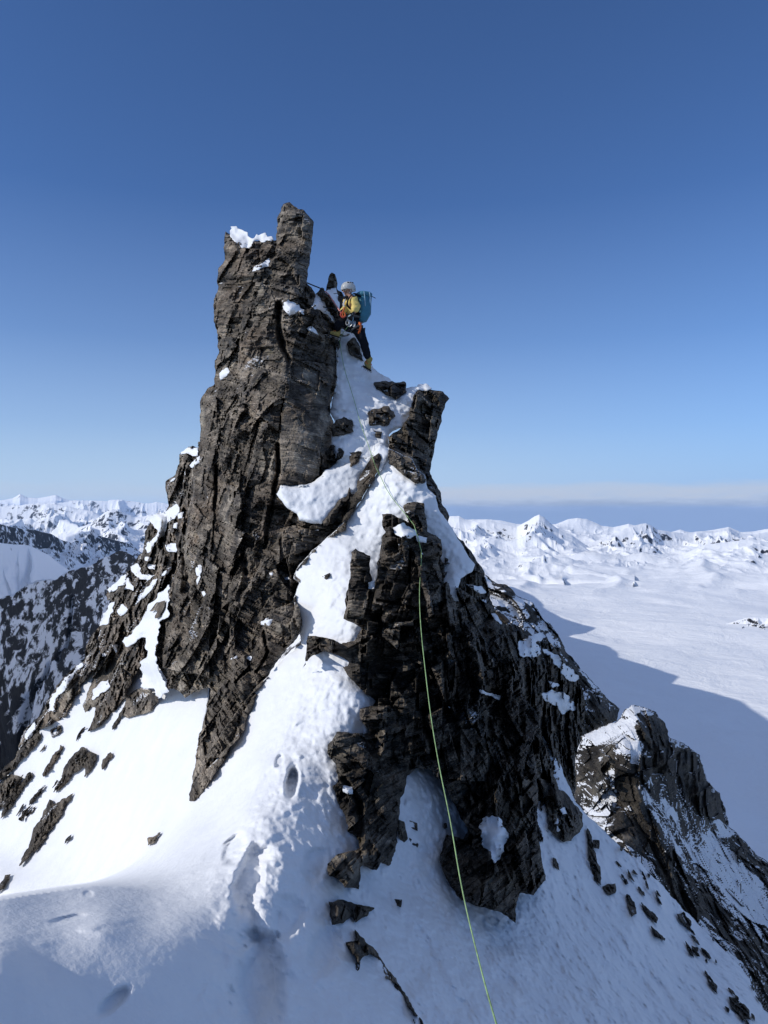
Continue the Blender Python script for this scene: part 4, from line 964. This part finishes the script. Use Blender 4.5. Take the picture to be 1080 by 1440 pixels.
# ------------------------------------------------------------------ rock spur and far ridge on the right (40 m and beyond)
def far_disp(amp, s, seed, mask=None, fr=FR, thin=.06):
    def f(P, u, v):
        q = P / s
        sm = 1 if mask is None else 1 - .75 * ss(.35, .8, mask(u, v, P))
        r = .45 * bricks(q, fr, (.7, 1.0, 1.1), seed, .9, .25, .6, 1.5) + .22 * bricks(q, fr, (.3, .5, .3), seed + 9, 1, .25, .6, 1.5) + thin * bricks(q, fr, (.3, .4, .09), seed + 19, .8, .3) + .55 * fbm(q * .8, 5, seed + 31) + .35 * (ridged(q * 1.3, 4, seed + 41, .5) - .6)
        return amp * sm * r
    return f
def snow_mask(pos, neg, base=.45, hi=.72):
    def f(u, v, P):
        s = np.full(u.shape, base)
        for k, pl in enumerate(pos):
            m = inpoly(u + 3 * vnoise(P * .8, 5), v + 3 * vnoise(P * .8, 6), pl); s = np.where(m, hi, s)
        for pl in neg:
            m = inpoly(u + 3 * vnoise(P * .8, 7), v + 3 * vnoise(P * .8, 8), pl); s = np.where(m, .14, s)
        return s
    return f
M_SPUR = mat_rocksnow('snowy_spur_rock', .28, thr=(.492, .512), ns=.75, dark=.55)
M_RIDGE = mat_rocksnow('snowy_ridge_rock', .9, thr=(.485, .505), ns=.55, dark=.5)
spur_outline = H((300,600),(345,440),(344,320),(364,240),(372,205),(420,180),(500,150),(530,115),(560,86),(600,90),(652,115),(672,140),(690,152),(705,212),(735,222),(775,243),(800,265),(818,276),(832,322),(846,370),(895,420),(916,480),(932,548),(985,590),(1030,650),(1078,680),(1180,760),(1320,900),(1320,1500),(900,1500),(700,1100),(400,760))
f_spur = field([(890,993,42),(850,1025,42.5),(815,1050,42),(815,1130,40),(870,1120,37.5),(890,1050,39),(920,1080,40.5),(940,1010,43.5),(960,1050,44),(1000,1140,46.5),(1020,1160,46.5),(930,1150,38.5),(980,1200,41),(1075,1210,47),(880,1190,33.5),(930,1240,33),(1000,1300,35),(1075,1300,40),(1040,1370,32),(960,1340,30),(820,1180,36),(1160,1420,38),(1160,1300,46),(800,1200,35)])
spur_snow = snow_mask([H((365,235),(372,205),(420,180),(500,150),(530,110),(560,84),(600,90),(650,113),(600,105),(590,140),(575,200),(605,240),(585,310),(560,300),(560,240),(530,190),(510,205),(470,225),(430,235)),
   H((640,345),(700,335),(730,370),(760,470),(820,510),(900,520),(960,580),(900,600),(1000,690),(1060,760),(1090,840),(1090,930),(1000,900),(950,840),(870,760),(830,700),(760,680),(690,600),(640,480),(610,460),(612,400)),
   H((722,228),(765,240),(770,290),(740,300),(730,260)),H((375,400),(410,395),(420,450),(385,440)),H((475,335),(500,330),(500,400),(480,410)),H((370,460),(440,490),(490,450),(480,510),(400,500))],
  [H((590,110),(650,120),(690,160),(705,215),(720,320),(690,350),(640,340),(590,350),(580,320),(608,245),(580,190)),H((735,240),(800,270),(830,330),(850,390),(900,440),(930,545),(860,500),(800,500),(760,440),(735,340)),
   H((500,300),(570,330),(600,440),(680,560),(685,640),(740,690),(850,780),(900,850),(960,880),(1000,940),(1090,1000),(1090,1130),(980,1020),(850,930),(740,830),(650,700),(560,620),(480,560),(470,520),(510,440)),
   H((350,260),(420,240),(500,235),(500,300),(450,380),(420,380),(360,350)),H((900,590),(980,600),(1030,655),(1080,690),(1080,780),(1000,700))], base=.42)
spur = body('rock_spur', spur_outline, M_SPUR, f_spur, far_disp(.95, 2.6, 1011, spur_snow), W=3.5, Bk=3.0, thick=9, jit=1.8, blocky=True, taper=.1, snow=spur_snow, write=False)
tag(spur, 'snow-capped rock spur standing apart on the right, its left face sunlit brown', 'rock spur')
ridge_outline = [(670,800)] + G((145,345),(165,360),(190,378),(225,384),(240,400),(252,418),(270,424),(290,434),(316,458),(335,490),(352,508),(386,545),(412,600),(440,625),(462,660),(492,692),(522,722),(556,765),(588,790),(582,832),(530,860),(470,900)) + [(760,1060),(680,980),(660,880)]
f_ridge = field([(685,815,58),(715,825,57),(745,850,56),(700,860,54),(760,880,55),(790,920,54),(760,930,51),(820,960,53),(865,1000,54),(820,1010,50),(740,960,50),(700,960,49)])
ridge_snow = snow_mask([G((165,430),(230,430),(300,440),(300,490),(240,490),(190,480)),G((470,690),(500,700),(540,760),(480,740)),G((440,780),(520,800),(520,850),(460,820)),G((330,580),(380,600),(450,670),(440,690),(380,650))],
  [G((150,345),(235,390),(250,420),(220,430),(180,400)),G((270,430),(335,490),(320,520),(290,480)),G((390,560),(470,680),(520,730),(585,790),(560,840),(500,760),(420,660))], base=.33, hi=.50)
ridge = body('rock_ridge', ridge_outline, M_RIDGE, f_ridge, far_disp(1.0, 2.6, 1111, ridge_snow, frame(.5, -.4, .6), 0), W=4, Bk=3, thick=12, jit=1.6, blocky=True, taper=.1, snow=ridge_snow, write=False)
tag(ridge, 'jagged rock ridge flecked with snow running down behind the black rock wall', 'rock ridge')

# ------------------------------------------------------------------ snow bank behind and left of the camera
def grid_mesh(name, xs, ys, zf, mat, smooth=True, keep=None):
    X, Y = np.meshgrid(xs, ys); Zz = zf(X, Y)
    V = np.stack([X, Y, Zz], -1).reshape(-1, 3); n = len(xs); m = len(ys)
    i = np.arange(n * m).reshape(m, n)
    q = np.stack([i[:-1, :-1], i[:-1, 1:], i[1:, 1:], i[1:, :-1]], -1).reshape(-1, 4)
    return link_mesh(name, V, q, mat, None, smooth, origin=(0, 0, Zz.min()))
def bank_z(x, y):
    base = -1.75 - .12 * np.clip(y, -9, 9) - .55 * np.clip(x - .5, 0, 9) - .7 * np.clip(-x - 1.2, 0, 9)
    P = np.stack([x, y, x * 0], -1)
    return base + .08 * fbm(P * .8, 4, 9)
bank = grid_mesh('snow_bank', np.linspace(-9, 9, 241), np.linspace(-9, 6.4, 201), lambda x, y: np.where((y > .9) & (x > -1.1 * y), -6.0 - y * .6, bank_z(x, y)), M_SNOW)
tag(bank, 'trodden snow crest the photographer stands on', 'snow', kind='structure')

# ------------------------------------------------------------------ valley, hidden home mountain, ranges
GZ = -500.0
def nsnow(name, ns, sc, thr, dark=.8, nzr=(.6, .9), mul=.5):
    return mat_rocksnow(name, sc, use_attr=False, thr=thr, ns=ns, dark=dark, nzr=nzr)
def mat_far(name, ns, rock=.5, slope=(.62, .92), streak=None, sw=.45):
    """far ground: snow with rock where it is steep, mapped in metres"""
    m, nt, bs = nodes(name); nb = NB(nt); p = nb.pos()
    geo = nb.n('ShaderNodeNewGeometry'); nz = nb.sep(geo.outputs['Normal'])[2]
    a = nb.n('ShaderNodeAttribute', attribute_name='rock').outputs['Fac']
    n1_ = nb.noise(p if streak is None else nb.mapping(p, streak[0], streak[1]), ns, 8, .66, .4); n2 = nb.noise(p, ns * .15, 4, .55)
    f = nb.math('ADD', nb.math('MULTIPLY', nb.math('SUBTRACT', n1_, .5), 1.5), nb.math('MULTIPLY', nb.math('SUBTRACT', n2, .5), .7))
    f = nb.math('ADD', f, nb.math('MULTIPLY', nb.ramp(nz, [(slope[0], 1), (slope[1], 0)]), sw))
    f = nb.math('ADD', f, nb.math('ADD', a, rock - 1.0))
    k = nb.ramp(f, [(.0, 0), (.10, 1)])
    rc = nb.ramp(nb.noise(p, ns * 3, 4, .6), [(.3, (.010, .010, .011)), (.7, (.036, .033, .031))])
    c = nb.mix(k, (.90, .91, .93), rc)
    nt.links.new(c, bs.inputs['Base Color']); bs.inputs['Roughness'].default_value = .8; bs.inputs['Specular IOR Level'].default_value = .1
    nt.links.new(nb.bump(n1_, .25 / ns, .5), bs.inputs['Normal'])
    return m

def glacier_z(x, y):
    P = np.stack([x, y, x * 0], -1)
    r = np.hypot(x, y)
    und = 20 * fbm(P / 800., 3, 21) + 5 * fbm(np.stack([(x + .5 * y) / 160., (y - .5 * x) / 420., x * 0], -1), 3, 28) + 30 * ss(3500, 8000, r) * fbm(P / 1500., 5, 22) + 1.2 * fbm(P / 170., 4, 26)
    st = 4.0 * vnoise(np.stack([(x * .8 + y * .6) / 130., (x * -.6 + y * .8) / 900., x * 0], -1), 23)
    rise = 70 * ss(900, 2600, x - .12 * y) * ss(8000, 2500, y)
    Q = P + 300 * np.stack([fbm(P / 1400., 3, 71), fbm(P / 1400., 3, 72), x * 0], -1)
    hills = ss(4000, 7000, r) * (80 + 70 * fbm(P / 1000., 5, 73) + 70 * (ridged(Q / 620., 5, 74, .48) - .6)) * ss(-.15, .0, np.arctan2(x, y))
    return GZ + und + st * ss(6000, 2500, r) + rise * .5 + hills
az = np.linspace(math.radians(-62), math.radians(62), 900); rr = np.exp(np.linspace(math.log(250), math.log(60000), 520))
AZ, RR = np.meshgrid(az, rr)
X, Y = RR * np.sin(AZ), RR * np.cos(AZ)
def polar_mesh(name, X, Y, Zz, mat, rock=None):
    V = np.stack([X, Y, Zz], -1).reshape(-1, 3); m, n = X.shape; i = np.arange(n * m).reshape(m, n)
    q = np.stack([i[:-1, :-1], i[:-1, 1:], i[1:, 1:], i[1:, :-1]], -1).reshape(-1, 4)
    o = link_mesh(name, V, q, mat, None, True)
    attr(o, 'rock', np.zeros(len(V)) if rock is None else rock.reshape(-1))
    return o
M_GL = mat_far('valley_snow', .006, rock=.16, slope=(.80, .985))
gl_rock = .55 * ss(.16, .0, np.abs((X / Y) - .50)) * ss(2000, 2350, Y) * ss(3300, 2700, Y)
valley = polar_mesh('glacier', X, Y, glacier_z(X, Y) - 3500 * ss(9300, 10300, RR) * ss(-.05, .02, AZ), M_GL, gl_rock)
tag(valley, 'wide white glacier plain in the valley, half of it in shadow', 'glacier', kind='structure')

# the mountain this crest belongs to: its ridge runs on behind the tower and throws the shadow on the glacier
def home_z(x, y):
    yk = [60, 300, 900, 1300, 1500, 1665, 1800, 1920, 1990, 2150, 2300, 2400, 2600, 2735, 2835, 2930, 3030, 3300, 3700, 4150, 4600, 5200]
    zk = [-60, -60, -40, -20, -10, -2, -30, -78, -46, -80, -112, -97, -90, -120, -138, -80, -18, -60, -75, -60, -90, -260]
    zc = np.interp(y, yk, zk) + 66 * ss(500, 1400, y); xc = 40 + 25 * np.sin(y / 300.)
    P = np.stack([x, y, x * 0], -1)
    s = np.where(x > xc, 1.0, .9)
    d = np.abs(x - xc)
    n = (ridged(P / 160., 4, 31) - 1.3) * 40 * ss(0, 120, d) * ss(560, 300, d)
    return np.maximum(zc - s * d + n - 30 * ss(0, 120, d), -560) - 4000 * ss(100, 40, y) * 0
M_HOME = mat_far('home_mountain_snow_rock', .02, rock=.62)
ys = np.concatenate([np.linspace(70, 1300, 140), np.linspace(1310, 5200, 420)])
home = grid_mesh('mountain', np.linspace(-620, 640, 260), ys, home_z, M_HOME)
attr(home, 'rock', np.zeros(len(home.data.vertices)))
tag(home, 'mountain ridge running on behind the tower, its shadow lying on the glacier', 'mountain', kind='structure')

def range_mesh(name, label, pts, depth, fall, back, mat, namp=.22, nscale=700., seed=0, foot=GZ - 30, pow_=1.0, nr=150, rockf=None, na=700, sky_noise=.0, dir_=None, fine=.45, diag=0.0):
    """mountains with the skyline given by photo points; depth: [(u, metres)...]; fall, back: run-out in metres before and behind the crest"""
    us = np.array([p[0] for p in pts]); vs = np.array([p[1] for p in pts])
    u = np.linspace(us[0], us[-1], na)
    dk = np.array(depth); d = np.interp(u, dk[:, 0], dk[:, 1])
    v = np.interp(u, us, vs)
    v = v + sky_noise * (n1(u / 14., seed) + .6 * n1(u / 5., seed + 1) + .35 * n1(u / 2.2, seed + 2))
    zc = np.maximum(-(v - CY) / F * d, foot - 60)
    tt = np.concatenate([-np.linspace(1, 0, int(nr * .75)) ** 1.3 * fall, np.linspace(0, 1, int(nr * .25))[1:] ** 1.3 * back])
    D = d[None] + tt[:, None]; Un = np.broadcast_to((u - CX) / F, D.shape)
    Xx, Yy = Un * D, D
    t = np.clip(np.where(tt < 0, -tt / fall, tt / back), 0, 1)[:, None]
    prof = (1 - t) ** pow_
    H_ = np.maximum(zc - foot, 1.0)[None]
    z = foot + H_ * prof
    cx_, cy_ = Un[0] * d, d
    arc = np.concatenate([[0], np.cumsum(np.hypot(np.diff(cx_), np.diff(cy_)))])
    r_ = np.abs(tt)[:, None] + 0 * D
    P = np.stack([Xx, Yy, Xx * 0], -1) / nscale
    Q = np.stack([(arc[None] + diag * r_ + np.where(tt < 0, 0, 900)[:, None]) / nscale, r_ / (nscale * 2.6), r_ * 0], -1)
    Q = Q + .30 * np.stack([fbm(P * 1.1, 4, seed + 60), fbm(P * 1.1, 4, seed + 61), r_ * 0], -1)
    rib = np.minimum(ridged(Q, 3, seed, .45) - 1.0, .0) * .8 + np.minimum(ridged(P * 1.7 + .2 * Q, 5, seed + 7, .42) - 1.0, 0) * fine
    w = ss(-.01, .10, t) * (1 - t) ** .6
    z = z + rib * H_ * namp * w
    z = z - 140 * ss(.92, 1, t) - 10 * ss(.8, .95, t)
    side = ss(0, 10, u - us[0]) * ss(0, 10, us[-1] - u)
    z = foot + (z - foot) * (side[None] if dir_ is None else 1)
    rk = None
    if rockf is not None: rk = rockf(np.broadcast_to(u, D.shape), t + 0 * D, P)
    o = polar_mesh(name, Xx, Yy, z, mat, rk if rk is not None else np.zeros(D.shape))
    return tag(o, label, 'mountains', kind='structure')
M_FR = mat_far('right_range_snow_rock', .012, rock=.60, slope=(.62, .93))
M_FL = mat_far('left_range_snow_rock', .005, rock=.48, slope=(.66, .93))
M_FAR = mat_far('far_range_snow_rock', .003, rock=.45, slope=(.7, .95))
M_DR = mat_far('dark_ridge_snow_rock', .02, rock=.62, slope=(.6, .9))
M_RR = mat_far('shaded_ridge_snow_rock', .040, rock=1.0, slope=(.2, .75), streak=((1.3, .28, 1.7), (0, math.radians(25), 0)), sw=.10)
M_BOWL = mat_far('snow_bowl', .014, rock=.34, slope=(.7, .95))
range_mesh('mountains', 'farthest row of white peaks along the right skyline', G((-60,170),(25,165),(60,165),(155,165),(200,168),(250,180),(330,185),(380,180),(420,165),(450,161),(480,163),(530,185),(570,190),(620,180),(660,190),(700,205),(750,210),(790,198),(830,210),(900,200),(950,190),(990,207),(1030,205),(1080,196),(1160,200),(1300,190)), [(600, 10800), (1200, 10800)], 2000, 1500, M_FAR, seed=101, nscale=600, sky_noise=.6, namp=.5, fine=.3, foot=-430)
range_mesh('mountains', 'white pointed peak and its snow shoulder left on the right skyline', G((-80,150),(25,155),(60,153),(80,165),(100,172),(150,166),(200,178),(250,190),(290,168),(310,155),(325,149),(342,158),(365,180),(390,200),(430,216),(480,250),(560,300),(610,350),(640,400)), [(560, 8600), (900, 7800)], 3000, 1500, M_FR, seed=111, nscale=520, sky_noise=.5, namp=.40, foot=-465, pow_=1.1, fine=.48)
range_mesh('mountains', 'long ribbed white mountain flank right of the pointed peak', G((400,290),(450,260),(515,234),(545,222),(570,212),(605,195),(640,184),(678,178),(700,188),(715,198),(760,206),(800,210),(860,204),(900,203),(950,193),(985,212),(1030,214),(1080,205),(1200,215)), [(790, 8000), (1120, 9300)], 2900, 1500, M_FR, seed=121, nscale=430, sky_noise=.5, namp=.46, foot=-465, pow_=1.1, fine=.5)
range_mesh('mountains', 'low rounded snow hill with scattered rock nearest the glacier', G((520,400),(570,365),(600,338),(640,320),(700,300),(750,288),(800,280),(840,262),(870,250),(910,243),(950,240),(990,234),(1030,231),(1080,240),(1180,245),(1300,230)), [(840, 6700), (1200, 6500)], 1500, 1200, M_FR, seed=131, nscale=380, sky_noise=.3, namp=.26, fine=.4, foot=-480, pow_=1.1,
           rockf=lambda u, t, P: .10 * ss(.1, .3, t) * ss(.7, .4, t) + .12 * ss(1030, 1060, u) * ss(.35, .15, t))
range_mesh('mountains', 'low rock band rising out of the glacier at the right photo edge', G((880,530),(930,515),(980,498),(1010,489),(1040,488),(1080,490),(1180,480),(1350,470)), [(980, 3250), (1250, 3150)], 330, 260, M_DR, seed=135, nscale=60, sky_noise=.5, namp=.5, foot=GZ - 25, rockf=lambda u, t, P: .02 + 0 * u)
range_mesh('mountains', 'faint blue peaks on the far left horizon', F6((-400,222),(0,216),(60,205),(95,185),(130,201),(180,205),(230,196),(265,189),(300,205),(330,214),(380,220),(500,228),(900,232)), [(-100, 60000), (300, 60000)], 9000, 5000, M_FAR, seed=141, nscale=4000, sky_noise=.6)
range_mesh('mountains', 'row of small white peaks along the left horizon', F6((-400,230),(0,226),(100,232),(200,225),(300,222),(350,209),(380,216),(420,213),(500,216),(560,210),(620,214),(680,226),(740,221),(800,228),(900,220)), [(-100, 26000), (300, 26000)], 4500, 3000, M_FAR, seed=151, nscale=1100, sky_noise=1.6, namp=.8)
range_mesh('mountains', 'broad white mountains below the left horizon', F6((-300,245),(0,243),(100,236),(180,228),(250,230),(330,246),(400,258),(440,264),(480,285),(540,310),(600,340)), [(-100, 17000), (200, 16500)], 4500, 3000, M_FL, seed=161, nscale=1000, sky_noise=1, namp=.8)
range_mesh('mountains', 'smooth bright snow mountain left of the tower', F6((240,390),(285,372),(350,350),(430,325),(500,270),(530,258),(560,254),(600,276),(640,292),(680,290),(720,280),(760,300),(820,320),(900,330)), [(60, 11000), (270, 11500)], 3000, 2000, M_FR, seed=171, nscale=700, sky_noise=.6, namp=.5)
range_mesh('mountains', 'dark shaded rock ridge across the left of the photo', F6((-400,300),(-100,315),(0,325),(50,335),(110,350),(160,352),(200,366),(240,374),(270,388),(290,400),(340,412),(380,395),(420,376),(480,384),(560,408),(600,415),(630,430),(660,455),(720,510),(800,600)), [(-120, 4200), (0, 4600), (210, 7200)], 900, 900, M_DR, seed=181, nscale=300, sky_noise=1, namp=.45, foot=-420,
           rockf=lambda u, t, P: .08 * ss(.5, .1, t))
range_mesh('mountains', 'shaded snow bowl below the dark ridge on the left', F6((-400,440),(-100,425),(0,416),(60,420),(130,424),(170,440),(230,470),(290,520),(330,545),(400,560),(500,640)), [(-120, 2600), (0, 2800), (150, 4200)], 1000, 500, M_BOWL, seed=191, nscale=300, sky_noise=.6, namp=.25, foot=GZ - 40)
range_mesh('mountains', 'shaded rocky ridge streaked with snow in the lower left', F6((-500,800),(-250,740),(-100,690),(0,676),(60,660),(90,640),(130,610),(180,590),(215,586),(260,588),(300,562),(340,545),(420,520),(470,500),(500,480),(540,462),(570,446),(600,455),(620,470),(680,500),(740,540),(820,600)), [(-150, 520), (0, 800), (60, 1050), (130, 1500), (200, 2100), (245, 2400)], 600, 420, M_RR, seed=201, nscale=480, sky_noise=1.8, namp=.16, fine=.7, diag=1.6, foot=GZ - 80, nr=260, na=900)

# ------------------------------------------------------------------ camera, sun, sky, air
cam_d = bpy.data.cameras.new('camera'); cam = bpy.data.objects.new('camera', cam_d); COL.objects.link(cam)
cam.location = (0, 0, 0); cam.rotation_euler = (math.pi / 2, 0, 0)
cam_d.sensor_fit = 'VERTICAL'; cam_d.sensor_height = 36; cam_d.lens = 36 * F / 1440; cam_d.clip_start = .05; cam_d.clip_end = 200000
scene.camera = cam
SUN_EL, SUN_AZ = math.radians(30), math.radians(19)         # from the left, a little behind the camera
sd = Vector((-math.cos(SUN_AZ) * math.cos(SUN_EL), -math.sin(SUN_AZ) * math.cos(SUN_EL), math.sin(SUN_EL)))
sun_d = bpy.data.lights.new('sun', 'SUN'); sun = bpy.data.objects.new('sun', sun_d); COL.objects.link(sun)
sun_d.energy = 3.1; sun_d.angle = math.radians(.5); sun_d.color = (1, .955, .88)
sun.rotation_euler = sd.to_track_quat('Z', 'Y').to_euler()
w = bpy.data.worlds.new('World'); scene.world = w; w.use_nodes = True
nt = w.node_tree; nt.nodes.clear(); nb = NB(nt)
out = nb.n('ShaderNodeOutputWorld'); bg = nb.n('ShaderNodeBackground')
sky = nb.n('ShaderNodeTexSky', sky_type='NISHITA', sun_disc=False)
sky.sun_elevation = SUN_EL; sky.sun_rotation = math.atan2(sd.x, sd.y); sky.altitude = 2200; sky.air_density = 1.0; sky.dust_density = .3; sky.ozone_density = 2.0
dirn = nb.n('ShaderNodeTexCoord').outputs['Generated']
sx, sy, sz = nb.sep(dirn)
ns = nb.noise(nb.mapping(dirn, (5, 5, 30)), 2.5, 7, .66)
el = nb.math('ADD', sz, nb.math('MULTIPLY', nb.math('SUBTRACT', ns, .5), .030))
band = nb.ramp(nb.math('MULTIPLY', el, 10), [(0, 0), (.06, .25), (.22, 1), (.29, 1), (.40, 0)])
side = nb.ramp(sx, [(-.55 , .35), (-.2, .35), (.05, 1)])
cl = nb.math('MULTIPLY', nb.math('MULTIPLY', band, side), nb.math('ADD', .15, nb.math('MULTIPLY', ns, .95)))
base = nb.mix(1.0, sky.outputs[0], (.58, .81, 1.14), 'MULTIPLY')
low = nb.ramp(sz, [(-.02, 1), (.02, .94), (.05, .78), (.11, .44), (.22, .14), (.38, 0)])
base = nb.mix(low, base, nb.mix(nb.ramp(sx, [(.0, 0), (.45, 1)]), (4.3, 5.6, 7.4), (3.1, 4.7, 7.4)))
high = nb.ramp(sz, [(.60, 0), (.80, 1)])  # added brightening of the sky overhead, out of view, to lift the shaded snow
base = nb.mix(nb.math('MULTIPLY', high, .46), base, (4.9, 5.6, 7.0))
under_ = nb.math('MULTIPLY', nb.ramp(el, [(-.04, 1), (.012, .9), (.02, 0)]), nb.ramp(sx, [(.0, 0), (.12, 1)]))
base = nb.mix(under_, base, (2.7, 3.4, 4.5))
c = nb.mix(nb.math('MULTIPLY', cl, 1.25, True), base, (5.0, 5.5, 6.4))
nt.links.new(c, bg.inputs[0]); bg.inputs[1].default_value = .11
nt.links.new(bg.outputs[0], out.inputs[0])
def make_haze(dens, col=(.45, .66, 1.0)):
    m = bpy.data.materials.new('haze'); m.use_nodes = True; t = m.node_tree; t.nodes.clear()
    o_ = t.nodes.new('ShaderNodeOutputMaterial'); pv = t.nodes.new('ShaderNodeVolumePrincipled')
    pv.inputs['Density'].default_value = dens; pv.inputs['Color'].default_value = (*col, 1); pv.inputs['Anisotropy'].default_value = .1
    t.links.new(pv.outputs[0], o_.inputs['Volume'])
    bm = bmesh.new(); bmesh.ops.create_cube(bm, size=1)
    z0, z1 = -4200, 500
    for v in bm.verts: v.co = Vector((v.co.x * 150000, 35000 + v.co.y * 90000, (z0 + z1) / 2 + v.co.z * (z1 - z0)))
    me = bpy.data.meshes.new('haze'); bm.to_mesh(me); me.materials.append(m)
    o = bpy.data.objects.new('haze', me); COL.objects.link(o)
    tag(o, 'thin blue air that fades the far mountains', 'haze', kind='stuff')
HAZE = 1.0e-5
if HAZE: make_haze(HAZE)
scene.view_settings.view_transform = 'Standard'; scene.view_settings.look = 'None'; scene.view_settings.exposure = 0; scene.view_settings.gamma = 1
scene.cycles.max_bounces = 6; scene.cycles.diffuse_bounces = 4; scene.cycles.volume_bounces = 1
